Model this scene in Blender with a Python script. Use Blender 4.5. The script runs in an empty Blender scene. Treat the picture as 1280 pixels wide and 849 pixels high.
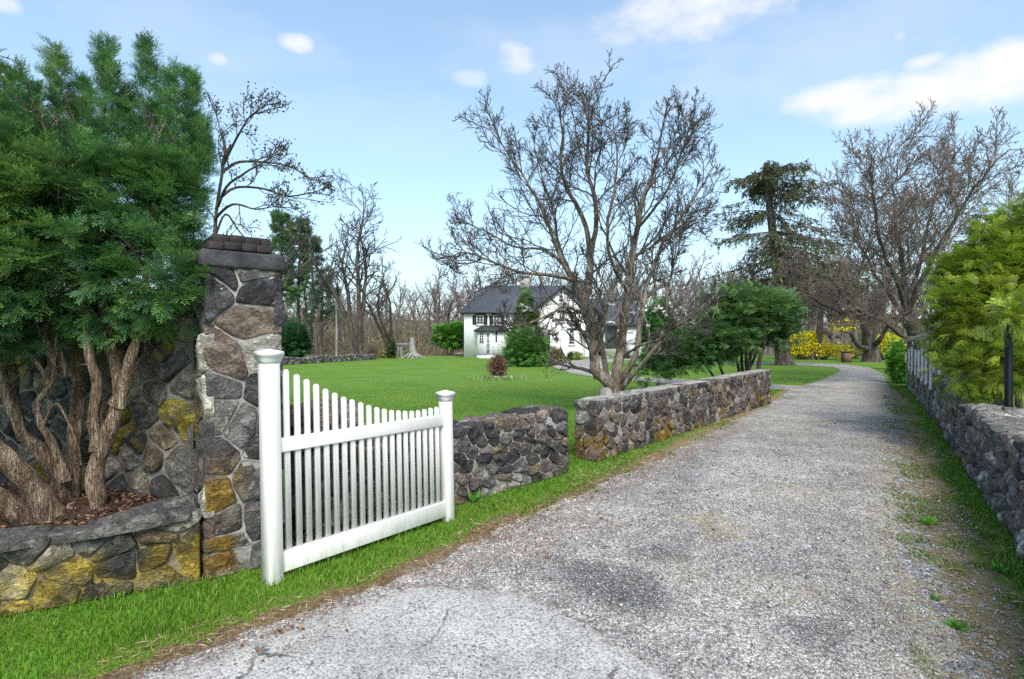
import bpy, math, random
import numpy as np
from mathutils import Vector

SC = bpy.context.scene
COL = SC.collection
F, CX, CY, EYE = 680.0, 640.0, 424.5, 1.65       # lens in photo pixels, principal point, eye height

def G(px, py, h=0.0):
    """point of the photo that lies at height h -> world"""
    Z = (EYE - h) * F / (py - CY)
    return np.array([(px - CX) / F * Z, Z, h])
def W(px, py, Z):
    """point of the photo at distance Z -> world"""
    return np.array([(px - CX) / F * Z, Z, EYE + (CY - py) / F * Z])

# ------------------------------------------------------------------ noise
_pr = np.random.RandomState(7)
_PERM = _pr.permutation(4096).astype(np.int64)
_VAL = _pr.uniform(-1, 1, 4096)
def vnoise(P, freq, seed=0):
    P = np.asarray(P, float) * freq + seed * 17.31
    i = np.floor(P).astype(np.int64); f = P - i
    f = f * f * (3 - 2 * f)
    nd = P.shape[1]
    out = 0
    for c in range(1 << nd):
        w = 1.0; h = np.zeros(len(P), np.int64)
        for a in range(nd):
            b = (c >> a) & 1
            w = w * (f[:, a] if b else 1 - f[:, a])
            h = _PERM[(h + i[:, a] + b) & 4095]
        out = out + w * _VAL[h]
    return out
def fbm(P, freq, octaves=4, seed=0):
    s = 0; a = 1.0; t = 0
    for o in range(octaves):
        s = s + a * vnoise(P, freq * 2 ** o, seed + o * 3); t += a; a *= .5
    return s / t
def sstep(x, a, b):
    t = np.clip((x - a) / (b - a), 0, 1)
    return t * t * (3 - 2 * t)

# ------------------------------------------------------------------ objects
def tag(o, label=None, cat=None, group=None, kind=None):
    if label: o['label'] = label
    if cat: o['category'] = cat
    if group: o['group'] = group
    if kind: o['kind'] = kind
    return o
def root(name, label, cat, loc, group=None, rz=0.0):
    o = bpy.data.objects.new(name, None); COL.objects.link(o)
    o.location = tuple(float(v) for v in loc); o.rotation_euler = (0, 0, rz); o.empty_display_size = .2
    return tag(o, label, cat, group)
def base_of(parent):
    b = np.zeros(3)
    while parent is not None:
        b += np.array(parent.location); parent = parent.parent
    return b
def build(name, V, faces, mat, parent=None, cols=None, smooth=False, local=False, loc=None):
    """faces: list of int arrays (n,3)/(n,4) or ragged lists.  V in world coordinates unless local."""
    V = np.asarray(V, np.float64).reshape(-1, 3)
    org = np.zeros(3)
    if not local:
        if parent is not None: org = base_of(parent)
        elif loc is not None: org = np.asarray(loc, float)
    V = V - org
    me = bpy.data.meshes.new(name)
    loops = []; starts = []; cnt = 0
    for f in faces:
        if isinstance(f, np.ndarray):
            if len(f) == 0: continue
            k = f.shape[1]; loops.append(f.reshape(-1).astype(np.int32))
            starts.append(cnt + np.arange(len(f), dtype=np.int32) * k); cnt += f.size
        else:
            f = np.asarray(f, np.int32); loops.append(f); starts.append(np.array([cnt], np.int32)); cnt += len(f)
    loops = np.concatenate(loops); starts = np.concatenate(starts)
    me.vertices.add(len(V)); me.vertices.foreach_set('co', V.astype(np.float32).reshape(-1))
    me.loops.add(len(loops)); me.loops.foreach_set('vertex_index', loops)
    me.polygons.add(len(starts)); me.polygons.foreach_set('loop_start', starts)
    if cols is not None:
        c = np.ones((len(V), 4), np.float32); cols = np.asarray(cols); c[:, :cols.shape[1]] = cols
        at = me.color_attributes.new('Col', 'FLOAT_COLOR', 'POINT'); at.data.foreach_set('color', c.reshape(-1))
    me.update(calc_edges=True); me.validate()
    if smooth: me.polygons.foreach_set('use_smooth', np.ones(len(me.polygons), bool))
    o = bpy.data.objects.new(name, me); COL.objects.link(o)
    if mat is not None: me.materials.append(mat)
    if parent is not None: o.parent = parent
    elif loc is not None: o.location = tuple(org)
    return o
def dup(src, loc, rz=0.0, scale=1.0, label=None, group=None):
    r = src.copy(); COL.objects.link(r)
    r.location = tuple(float(v) for v in loc); r.rotation_euler = (0, 0, rz)
    r.scale = (scale,) * 3 if np.isscalar(scale) else scale
    if label: r['label'] = label
    if group: r['group'] = group
    for ch in list(src.children):
        c = ch.copy(); COL.objects.link(c); c.parent = r
        for g in list(ch.children):
            d = g.copy(); COL.objects.link(d); d.parent = c
    return r

class MB:
    """collects simple solids into one mesh"""
    def __init__(s): s.v = []; s.f = []; s.n = 0
    def add(s, V, Fs):
        s.v.append(np.asarray(V, float))
        for f in Fs: s.f.append([i + s.n for i in f])
        s.n += len(V); return s
    def box(s, x0, y0, z0, x1, y1, z1):
        V = [(x, y, z) for z in (z0, z1) for y in (y0, y1) for x in (x0, x1)]
        return s.add(V, [(0, 2, 3, 1), (4, 5, 7, 6), (0, 1, 5, 4), (2, 6, 7, 3), (0, 4, 6, 2), (1, 3, 7, 5)])
    def frame(s, O, d, u, n, a0, a1, b0, b1, c0, c1, bev=0.0):
        """box in an oblique frame: O + d*a + u*b + n*c, with optional chamfer on the a-b outline edges"""
        O = np.asarray(O, float)
        if bev <= 0:
            V = [O + d * a + u * b + n * c for c in (c0, c1) for b in (b0, b1) for a in (a0, a1)]
            return s.add(V, [(0, 2, 3, 1), (4, 5, 7, 6), (0, 1, 5, 4), (2, 6, 7, 3), (0, 4, 6, 2), (1, 3, 7, 5)])
        def oct_(c, ins):
            A0, A1, B0, B1 = a0 + ins, a1 - ins, b0 + ins, b1 - ins
            return [O + d * a + u * b + n * c for a, b in ((A0 + bev, B0), (A1 - bev, B0), (A1, B0 + bev), (A1, B1 - bev), (A1 - bev, B1), (A0 + bev, B1), (A0, B1 - bev), (A0, B0 + bev))]
        R = [oct_(c0, bev), oct_(c0 + bev, 0), oct_(c1 - bev, 0), oct_(c1, bev)]
        V = sum(R, []); Fs = [tuple(range(7, -1, -1)), tuple(range(24, 32))]
        for r in range(3):
            for i in range(8):
                j = (i + 1) % 8
                Fs.append((r * 8 + i, r * 8 + j, r * 8 + 8 + j, r * 8 + 8 + i))
        return s.add(V, Fs)
    def rings(s, rings, cap=True):
        k = len(rings[0]); V = np.concatenate([np.asarray(r, float) for r in rings]); Fs = []
        for i in range(len(rings) - 1):
            for j in range(k):
                m = (j + 1) % k
                Fs.append((i * k + j, i * k + m, i * k + k + m, i * k + k + j))
        if cap:
            Fs.append(tuple(range(k - 1, -1, -1))); Fs.append(tuple(range((len(rings) - 1) * k, len(rings) * k)))
        return s.add(V, Fs)
    def poly(s, pts): return s.add(pts, [tuple(range(len(pts)))])
    def build(s, name, mat, parent=None, **kw): return build(name, np.concatenate(s.v), s.f, mat, parent, **kw)

X_, Y_, Z_ = np.eye(3)

# ------------------------------------------------------------------ tubes / trees
def tubes(polys, thin=3, mid=5, big=10, t_mid=.012, t_big=.05):
    """polys: list of (pts list, r0, r1 | radii).  -> V, [quads]"""
    groups = {}
    for pts, r0, r1 in polys:
        n = len(pts)
        k = big if r0 > t_big else mid if r0 > t_mid else thin
        groups.setdefault((n, k), []).append((pts, r0, r1))
    Vs = []; Fs = []; off = 0
    for (n, k), L in groups.items():
        P = np.array([l[0] for l in L], float)
        R = np.array([np.linspace(l[1], l[2], n) if np.isscalar(l[2]) else np.asarray(l[2], float) for l in L])
        T = np.gradient(P, axis=1); T /= np.linalg.norm(T, axis=2, keepdims=True) + 1e-9
        mean = P[:, -1] - P[:, 0]
        ref = np.zeros_like(mean); ax = np.argmin(np.abs(mean), axis=1); ref[np.arange(len(L)), ax] = 1
        U = np.cross(T, ref[:, None, :]); U /= np.linalg.norm(U, axis=2, keepdims=True) + 1e-9
        Vv = np.cross(T, U)
        a = np.arange(k) * 2 * np.pi / k
        ring = P[:, :, None, :] + R[:, :, None, None] * (np.cos(a)[None, None, :, None] * U[:, :, None, :] + np.sin(a)[None, None, :, None] * Vv[:, :, None, :])
        B = len(L); Vs.append(ring.reshape(-1, 3))
        idx = np.arange(B * n * k).reshape(B, n, k) + off
        nx = np.roll(idx, -1, axis=2)
        q = np.stack([idx[:, :-1], nx[:, :-1], nx[:, 1:], idx[:, 1:]], axis=-1).reshape(-1, 4)
        Fs.append(q); off += B * n * k
    return np.concatenate(Vs), Fs

def _norm(d):
    l = math.sqrt(d[0] * d[0] + d[1] * d[1] + d[2] * d[2]) + 1e-12
    return (d[0] / l, d[1] / l, d[2] / l)
def _cross(a, b): return (a[1] * b[2] - a[2] * b[1], a[2] * b[0] - a[0] * b[2], a[0] * b[1] - a[1] * b[0])
def grow(out, p, d, L, r, lvl, P, R):
    """recursive branch.  P[lvl] = dict(n, wander, up, kids, ang, lr, start, rr, rmin)"""
    q = P[lvl]; n = q['n']; st = L / n
    pts = [p]; dirs = [d]; w = q['wander']; up = q['up']
    for i in range(n):
        d = _norm((d[0] + R.gauss(0, w), d[1] + R.gauss(0, w), d[2] + R.gauss(0, w) + up))
        p = (p[0] + d[0] * st, p[1] + d[1] * st, p[2] + d[2] * st)
        pts.append(p); dirs.append(d)
    r1 = max(r * q.get('tip', .35), q.get('rmin', .004))
    out[lvl].append((pts, r, r1))
    spawn(out, pts, r, r1, L, lvl, P, R)
def spawn(out, pts, r, r1, L, lvl, P, R, kids=None, start=None):
    q = P[lvl]
    k = q['kids'] if kids is None else kids
    if lvl + 1 >= len(P) or k <= 0: return
    s0 = q['start'] if start is None else start
    n = len(pts) - 1
    az = R.uniform(0, 6.28)
    k = max(1, int(round(k * R.uniform(.75, 1.25))))
    for i in range(k):
        t = s0 + (1 - s0) * (i + R.uniform(.1, .9)) / k
        f = t * n; j = min(int(f), n - 1); f -= j
        a, b = pts[j], pts[j + 1]
        pp = (a[0] + (b[0] - a[0]) * f, a[1] + (b[1] - a[1]) * f, a[2] + (b[2] - a[2]) * f)
        d = _norm((b[0] - a[0], b[1] - a[1], b[2] - a[2]))
        az += 2.4 + R.uniform(-.5, .5)
        e = _norm(_cross(d, (.3, .2, .93) if abs(d[2]) < .9 else (1, 0, 0))); g = _cross(d, e)
        an = q['ang'] * R.uniform(.7, 1.3)
        ca, sa = math.cos(an), math.sin(an); c, s = math.cos(az), math.sin(az)
        nd = _norm(tuple(d[m] * ca + (e[m] * c + g[m] * s) * sa for m in range(3)))
        nl = L * q['lr'] * (1 - q.get('fall', .55) * t) * R.uniform(.6, 1.25)
        ra = (r + (r1 - r) * t)
        nr = max(min(ra * q.get('rr', .6), r * .8), P[lvl + 1].get('rmin', .004))
        grow(out, pp, nd, nl, nr, lvl + 1, P, R)
def smoothpath(pts, per=4):
    """Catmull-Rom through pts"""
    P = np.asarray(pts, float); P = np.vstack([2 * P[0] - P[1], P, 2 * P[-1] - P[-2]])
    out = []
    for i in range(1, len(P) - 2):
        for t in np.linspace(0, 1, per, endpoint=False):
            a, b, c, d = P[i - 1:i + 3]
            out.append(.5 * ((2 * b) + (-a + c) * t + (2 * a - 5 * b + 4 * c - d) * t * t + (-a + 3 * b - 3 * c + d) * t ** 3))
    out.append(P[-2]); return np.array(out)

# ------------------------------------------------------------------ foliage
def rand_unit(R, n):
    v = R.normal(size=(n, 3)); return v / np.linalg.norm(v, axis=1, keepdims=True)
def unit(v): return v / (np.linalg.norm(v, axis=-1, keepdims=True) + 1e-9)
def leaves(C, A, L, Wd, R, fold=.25):
    """rhombic leaves, base C, axis A (unit), length L, width Wd -> V, [quads]"""
    n = len(C); A = unit(A); S = unit(np.cross(A, rand_unit(R, n))); N = np.cross(A, S)
    L = np.broadcast_to(np.asarray(L, float), (n,))[:, None]; Wd = np.broadcast_to(np.asarray(Wd, float), (n,))[:, None]
    m = C + A * L * .45 + N * L * fold * .3
    V = np.stack([C, m + S * Wd * .5, C + A * L, m - S * Wd * .5], axis=1).reshape(-1, 3)
    return V, [np.arange(4 * n).reshape(-1, 4)]
def instance_template(T, TF, C, A, S, R, roll=True, up=None):
    """place template verts T (local axis +x forward) at C along A, scale S -> V, faces"""
    n = len(C); A = unit(A)
    if up is None: ref = rand_unit(R, n)
    else: ref = np.broadcast_to(up, (n, 3)) + R.normal(size=(n, 3)) * .25
    B = unit(np.cross(ref, A)); N = np.cross(A, B)
    S = np.broadcast_to(np.asarray(S, float), (n,))
    V = C[:, None, :] + S[:, None, None] * (T[None, :, 0:1] * A[:, None, :] + T[None, :, 1:2] * B[:, None, :] + T[None, :, 2:3] * N[:, None, :])
    fs = [(f[None] + (np.arange(n) * len(T))[:, None, None]).reshape(-1, f.shape[1]) for f in TF]
    return V.reshape(-1, 3), fs
def merge(parts):
    V = []; Fs = []; C = []; off = 0
    for p in parts:
        V.append(p[0]); Fs += [f + off for f in p[1]]; off += len(p[0])
        if len(p) > 2: C.append(p[2])
    return np.concatenate(V), Fs, (np.concatenate(C) if C else None)
def in_blobs(R, n, blobs, shell=.0, seed=0, rough=.25, freq=1.5):
    """random points in a union of noisy ellipsoids (cx,cy,cz,rx,ry,rz); denser near the skin -> points, outward dirs, depth(0 skin..1 core)"""
    vol = np.array([b[3] * b[4] * b[5] for b in blobs]); pick = R.choice(len(blobs), n, p=vol / vol.sum())
    B = np.array(blobs)[pick]
    d = rand_unit(R, n); rad = R.uniform(shell ** 3, 1, n) ** (1 / 3.)
    k = 1 + rough * fbm(d * 1.0 + pick[:, None] * 3.7, freq, 3, seed)
    p = B[:, :3] + d * B[:, 3:6] * (rad * k)[:, None]
    return p, unit(d / B[:, 3:6]), 1 - rad
# ------------------------------------------------------------------ materials
class NT:
    def __init__(s, name):
        s.m = bpy.data.materials.new(name); s.m.use_nodes = True; s.t = s.m.node_tree; s.t.nodes.clear()
        s.out = s.t.nodes.new('ShaderNodeOutputMaterial')
    def n(s, typ, ins=None, **props):
        nd = s.t.nodes.new('ShaderNode' + typ)
        for k, v in props.items(): setattr(nd, k, v)
        for k, v in (ins or {}).items():
            i = nd.inputs[k]
            if isinstance(v, bpy.types.NodeSocket): s.t.links.new(v, i)
            else:
                if isinstance(v, (tuple, list)) and len(v) == 3 and i.type == 'RGBA': v = (*v, 1)
                i.default_value = v
        return nd
    def coord(s, kind='Object'): return s.n('TexCoord').outputs[kind]
    def pos(s): return s.n('NewGeometry').outputs['Position']
    def attr(s, name='Col'): return s.n('Attribute', attribute_name=name)
    def noise(s, vec, scale, detail=4, rough=.55, dist=0): return s.n('TexNoise', {'Vector': vec, 'Scale': scale, 'Detail': detail, 'Roughness': rough, 'Distortion': dist}).outputs['Fac']
    def voro(s, vec, scale, feature='F1', out='Distance', rnd=1.0): return s.n('TexVoronoi', {'Vector': vec, 'Scale': scale, 'Randomness': rnd}, feature=feature).outputs[out]
    def ramp(s, fac, stops, interp='LINEAR'):
        r = s.n('ValToRGB', {'Fac': fac}); cr = r.color_ramp; cr.interpolation = interp
        while len(cr.elements) < len(stops): cr.elements.new(.5)
        for e, (p, c) in zip(cr.elements, stops):
            e.position = p; e.color = (c, c, c, 1) if np.isscalar(c) else (*c, 1)
        return r.outputs['Color']
    def mix(s, f, a, b, mode='MIX'):
        m = s.n('Mix', data_type='RGBA', blend_type=mode)
        for k, v in ((0, f), (6, a), (7, b)):
            i = m.inputs[k]
            if isinstance(v, bpy.types.NodeSocket): s.t.links.new(v, i)
            else: i.default_value = (*v, 1) if isinstance(v, (tuple, list)) else v
        return m.outputs[2]
    def math(s, op, a, b=0.0, clamp=False):
        m = s.n('Math', operation=op, use_clamp=clamp)
        for i, v in ((0, a), (1, b)):
            if isinstance(v, bpy.types.NodeSocket): s.t.links.new(v, m.inputs[i])
            else: m.inputs[i].default_value = v
        return m.outputs[0]
    def map(s, vec, scale=(1, 1, 1)): return s.n('Mapping', {'Vector': vec, 'Scale': scale}).outputs[0]
    def bump(s, h, strength=.5, dist=.02, normal=None):
        ins = {'Height': h, 'Strength': strength, 'Distance': dist}
        if normal is not None: ins['Normal'] = normal
        return s.n('Bump', ins).outputs[0]
    def finish(s, col, rough=.8, normal=None, spec=.3, transl=0.0, tcol=None, metal=0.0):
        ins = {'Base Color': col, 'Roughness': rough, 'Specular IOR Level': spec, 'Metallic': metal}
        if normal is not None: ins['Normal'] = normal
        b = s.n('BsdfPrincipled', ins).outputs[0]
        if transl > 0:
            t = s.n('BsdfTranslucent', {'Color': tcol if tcol is not None else col}).outputs[0]
            b = s.n('MixShader', {0: transl, 1: b, 2: t}).outputs[0]
        s.t.links.new(b, s.out.inputs[0]); return s.m

def m_leaf(name, rough=.55, transl=.25, spec=.3, gain=1.0):
    s = NT(name); c = s.mix(1.0, s.attr().outputs['Color'], (gain, gain, gain), 'MULTIPLY')
    return s.finish(c, rough, None, spec, transl)
def m_stone(name, sp=1.0):
    s = NT(name); a = s.attr()
    off = s.n('CombineXYZ', {0: s.math('MULTIPLY', a.outputs['Alpha'], 13.0), 1: s.math('MULTIPLY', a.outputs['Alpha'], 7.3), 2: s.math('MULTIPLY', a.outputs['Alpha'], 29.0)}).outputs[0]
    p = s.n('VectorMath', {0: s.coord('Object'), 1: off}, operation='ADD').outputs[0]      # every stone has its own grain
    n1 = s.noise(p, 9, 6, .65); n2 = s.noise(p, 45, 4, .6); n3 = s.noise(p, 3.5, 3)
    c = s.mix(1.0, a.outputs['Color'], s.ramp(n1, [(.25, .55), (.5, 1.0), (.75, 1.7)]), 'MULTIPLY')
    c = s.mix(1.0, c, s.ramp(n2, [(.25, .6), (.75, 1.4)]), 'MULTIPLY')
    # pale crusty lichen and mineral flecks
    lich = s.math('MULTIPLY', s.ramp(s.noise(p, 16, 5, .7), [(.57, 0.), (.66, 1.)]), s.ramp(n3, [(.42, 0.), (.6, .75)]))
    c = s.mix(s.math('MULTIPLY', lich, .55 * sp), c, (.30, .30, .27))
    fl = s.ramp(s.voro(p, 70), [(.09, 1.), (.17, 0.)])
    c = s.mix(s.math('MULTIPLY', fl, .35 * sp), c, (.45, .44, .42))
    h = s.math('ADD', s.math('MULTIPLY', n1, 1.0), s.math('MULTIPLY', n2, .55))
    cr = s.ramp(s.noise(s.map(p, (1, 1, 1.35)), 4.5, 6, .72, .4), [(.44, 0.), (.50, 1.), (.56, 0.)])
    c = s.mix(s.math('MULTIPLY', cr, .35), c, s.mix(1., c, (.45, .44, .44), 'MULTIPLY'))
    h = s.math('SUBTRACT', h, s.math('MULTIPLY', cr, .35))
    return s.finish(c, .85, s.bump(h, 1.0, .05), .25)
def m_noisy(name, c1, c2, scale=6, rough=.85, bump=.4, bscale=40, dist=.01, spec=.25, stretch=(1, 1, 1), c3=None):
    s = NT(name); p = s.map(s.coord('Object'), stretch)
    n = s.noise(p, scale, 6, .6); st = [(.3, c1), (.7, c2)]
    if c3 is not None: st = [(.28, c1), (.5, c2), (.72, c3)]
    c = s.ramp(n, st)
    b = s.noise(p, bscale, 5, .6)
    c = s.mix(.6, c, s.ramp(b, [(.3, .55), (.7, 1.35)]), 'MULTIPLY')
    return s.finish(c, rough, s.bump(b, bump, dist), spec)

M = {}
M['stone'] = m_stone('fieldstone')
M['stone_far'] = m_stone('fieldstone_plain', .6)
M['mortar_pale'] = m_noisy('pale_mortar', (.34, .32, .295), (.56, .54, .50), 5, .9, .6, 30, .02)
M['mortar'] = m_noisy('mortar', (.26, .245, .225), (.45, .43, .40), 5, .9, .6, 30, .02)
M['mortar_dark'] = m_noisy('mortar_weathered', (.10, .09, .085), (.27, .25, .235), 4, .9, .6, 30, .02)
def _mo():
    s = NT('mortar_ochre_stained'); p = s.coord('Object'); b = s.noise(p, 30, 5, .6)
    c = s.ramp(s.noise(p, 4, 6, .6), [(.3, (.11, .10, .09)), (.7, (.26, .24, .21))])
    z = s.n('SeparateXYZ', {0: s.pos()}).outputs[2]
    m = s.math('MULTIPLY', s.ramp(s.noise(p, 3.2, 5, .65), [(.38, 0.), (.55, 1.)]), s.ramp(z, [(.24, 1.), (.40, .0)]))
    c = s.mix(s.math('MULTIPLY', m, .85), c, s.ramp(s.noise(p, 12, 4), [(.3, (.20, .12, .025)), (.7, (.36, .26, .05))]))
    c = s.mix(.6, c, s.ramp(b, [(.3, .55), (.7, 1.35)]), 'MULTIPLY')
    return s.finish(c, .9, s.bump(b, .6, .02), .2)
M['mortar_ochre'] = _mo()
M['mortar_white'] = m_noisy('white_pointing', (.74, .72, .69), (.84, .82, .80), 6, .8, .4, 40, .01)
M['coping'] = m_noisy('coping_slab', (.14, .13, .115), (.34, .315, .28), 2.5, .9, .6, 22, .02, c3=(.42, .40, .36))
M['coping_dark'] = m_noisy('capstone_weathered', (.028, .028, .032), (.062, .062, .067), 7, .85, .6, 50, .01, c3=(.095, .095, .098))
M['old_brick'] = m_noisy('weathered_brick', (.026, .022, .024), (.062, .050, .050), 9, .9, .5, 45, .01)
M['soil'] = m_noisy('mulch_soil', (.03, .02, .014), (.085, .052, .036), 12, .95, .9, 55, .03)
M['vinyl'] = m_noisy('white_vinyl', (.80, .80, .78), (.84, .84, .82), 3, .35, .03, 30, .002, .45)
# gate rail: a little green algae at the foot
def _gate():
    s = NT('white_gate_paint'); p = s.pos()
    z = s.n('SeparateXYZ', {0: p}).outputs[2]
    n = s.noise(s.map(p, (9, 9, 2)), 3, 5, .7)
    low = s.math('MULTIPLY', s.ramp(z, [(.04, 1.), (.20, 0.)]), s.ramp(n, [(.46, 0.), (.64, 1.)]))
    c = s.ramp(s.noise(p, 4, 5), [(.3, (.73, .715, .68)), (.7, (.79, .775, .745))])
    c = s.mix(s.math('MULTIPLY', low, .55), c, (.30, .33, .18))
    return s.finish(c, .38, s.bump(s.noise(p, 60, 3), .05, .003), .45)
M['gate'] = _gate()
def m_bark(name, c1, c2, c3, sz=5.0, stretch=(1, 1, .22), bump=.9, dist=.03):
    s = NT(name); p = s.map(s.coord('Object'), stretch)
    n = s.noise(p, sz, 6, .68, .6); b = s.noise(p, sz * 4, 5, .65)
    c = s.ramp(n, [(.30, c1), (.5, c2), (.68, c3)])
    wv = s.n('VectorMath', {0: p, 1: s.n('VectorMath', {0: s.n('TexNoise', {'Vector': p, 'Scale': sz * 1.5, 'Detail': 3.0}).outputs['Color'], 'Scale': .12}, operation='SCALE').outputs[0]}, operation='ADD').outputs[0]
    fl = s.voro(s.map(wv, (1, 1, .55)), sz * 4.2, 'DISTANCE_TO_EDGE'); fr = s.ramp(fl, [(.0, 0.), (.13, 1.)])
    c = s.mix(.7, c, s.ramp(b, [(.3, .5), (.7, 1.45)]), 'MULTIPLY')
    c = s.mix(.42, c, s.mix(fr, (.40, .36, .33), (1.15, 1.12, 1.08)), 'MULTIPLY')
    h = s.math('ADD', s.math('ADD', n, s.math('MULTIPLY', b, .5)), s.math('MULTIPLY', fr, .35))
    return s.finish(c, .9, s.bump(h, bump, dist), .15)
M['yew_bark'] = m_bark('yew_bark', (.085, .062, .048), (.29, .205, .145), (.58, .46, .34), 11.0, (1.6, 1.6, .2), 1.0, .05)
M['bark_grey'] = m_bark('grey_bark', (.03, .026, .025), (.085, .072, .062), (.185, .165, .145), 5.0)
M['bark_moss'] = m_bark('lichen_bark', (.06, .047, .037), (.18, .145, .11), (.38, .35, .30), 7.0, (1, 1, .3))
M['twig_dark'] = m_noisy('dark_twigs', (.042, .037, .036), (.105, .093, .086), 6, .9, .1)
M['twig_grey'] = m_noisy('grey_twigs', (.065, .056, .050), (.155, .135, .12), 6, .9, .1)
M['twig_wood'] = m_noisy('woodland_twigs', (.10, .082, .072), (.22, .185, .165), .5, .9, .1)
M['twig_pink'] = m_noisy('pinkish_twigs', (.095, .074, .065), (.26, .205, .18), 2, .9, .1)
M['twig_pale'] = m_noisy('pale_hanging_twigs', (.16, .135, .115), (.34, .30, .26), 3, .9, .1)
M['leaf'] = m_leaf('foliage', gain=1.35)
M['needle'] = m_leaf('needles', .5, .22, .35, 2.0)
M['grass'] = m_leaf('grass_blade', .5, .3, .25, 1.15)
M['petal'] = m_leaf('petals', .6, .3, .2)
M['litter'] = m_leaf('dry_leaves', .8, .1, .15)
M['pebble'] = m_noisy('loose_pebbles', (.06, .06, .065), (.3, .295, .29), 25, .85, .4, 60, .003)
def _peb():
    s = NT('loose_stones'); c = s.attr().outputs['Color']
    return s.finish(c, .85, None, .25)
M['pebble'] = _peb()
M['wood_grey'] = m_noisy('weathered_wood', (.16, .15, .14), (.40, .38, .36), 5, .9, .6, 25, .02, stretch=(1, 1, .2))
M['black_metal'] = m_noisy('black_paint', (.006, .007, .010), (.014, .015, .020), 6, .5, .05, 40, .002, .2)
M['white_paint'] = m_noisy('white_paint', (.76, .76, .76), (.82, .82, .82), 2, .5, .05, 20, .003)
M['dark_trim'] = m_noisy('dark_trim', (.03, .03, .035), (.06, .06, .065), 6, .6, .1)
def _glass():
    s = NT('window_glass'); p = s.coord('Object')
    return s.finish(s.ramp(s.noise(p, 1.2, 2), [(.35, (.015, .017, .02)), (.7, (.07, .08, .09))]), .08, None, .6)
M['glass'] = _glass()
def _slate():
    s = NT('slate_roof'); p = s.coord('Object')
    b = s.n('TexBrick', {'Vector': s.map(p, (1, 1.25, 1.25)), 'Scale': 3.2, 'Color1': (.055, .058, .07, 1), 'Color2': (.085, .088, .105, 1), 'Mortar': (.035, .036, .045, 1), 'Mortar Size': .03, 'Brick Width': .6, 'Row Height': .35})
    c = s.mix(.5, b.outputs['Color'], s.ramp(s.noise(p, .9, 5), [(.3, .7), (.7, 1.3)]), 'MULTIPLY')
    return s.finish(c, .65, s.bump(b.outputs['Fac'], -.3, .02), .4)
M['slate'] = _slate()
def _wbrick():
    s = NT('white_painted_brick'); p = s.coord('Object')
    xyz = s.n('SeparateXYZ', {0: p}).outputs
    v = s.n('CombineXYZ', {0: s.math('ADD', xyz[0], xyz[1]), 1: xyz[2], 2: 0.0}).outputs[0]
    b = s.n('TexBrick', {'Vector': v, 'Scale': 1.0, 'Color1': (.85, .84, .835, 1), 'Color2': (.90, .89, .885, 1), 'Mortar': (.74, .73, .73, 1), 'Mortar Size': .016, 'Brick Width': .42, 'Row Height': .15})
    c = s.mix(.7, b.outputs['Color'], s.ramp(s.noise(p, 1.6, 5, .65), [(.3, .86), (.6, 1.0)]), 'MULTIPLY')
    return s.finish(c, .7, s.bump(b.outputs['Fac'], -.5, .02), .25)
M['wbrick'] = _wbrick()

# ground sheets ------------------------------------------------------
def _lawn():
    s = NT('lawn_ground'); p = s.pos()
    n1 = s.noise(p, .35, 5, .6); n2 = s.noise(p, 2.2, 5, .65); n3 = s.noise(p, 40, 3, .7)
    st = s.noise(s.map(p, (.25, 1.1, 1)), 1.6, 4, .6)
    c = s.ramp(n2, [(.3, (.078, .172, .018)), (.55, (.115, .230, .022)), (.75, (.180, .285, .036))])
    c = s.mix(.45, c, s.ramp(st, [(.3, (.072, .165, .018)), (.7, (.185, .295, .036))]))
    c = s.mix(.35, c, s.ramp(n1, [(.32, (.062, .15, .012)), (.7, (.19, .275, .045))]))
    c = s.mix(.8, c, s.ramp(n3, [(.25, .55), (.75, 1.45)]), 'MULTIPLY')
    # far beyond the lawn: brush-covered woodland floor
    y = s.n('SeparateXYZ', {0: p}).outputs[1]
    far = s.ramp(s.math('DIVIDE', s.math('ADD', y, s.math('MULTIPLY', n1, 14.0)), 100.0), [(.585, 0.), (.66, 1.)])
    c = s.mix(far, c, s.ramp(s.noise(p, .5, 6, .7), [(.3, (.06, .055, .025)), (.5, (.13, .09, .055)), (.7, (.16, .125, .07))]))
    return s.finish(c, .8, s.bump(s.math('ADD', n3, n2), .7, .04), .15)
M['lawn'] = _lawn()
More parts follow.
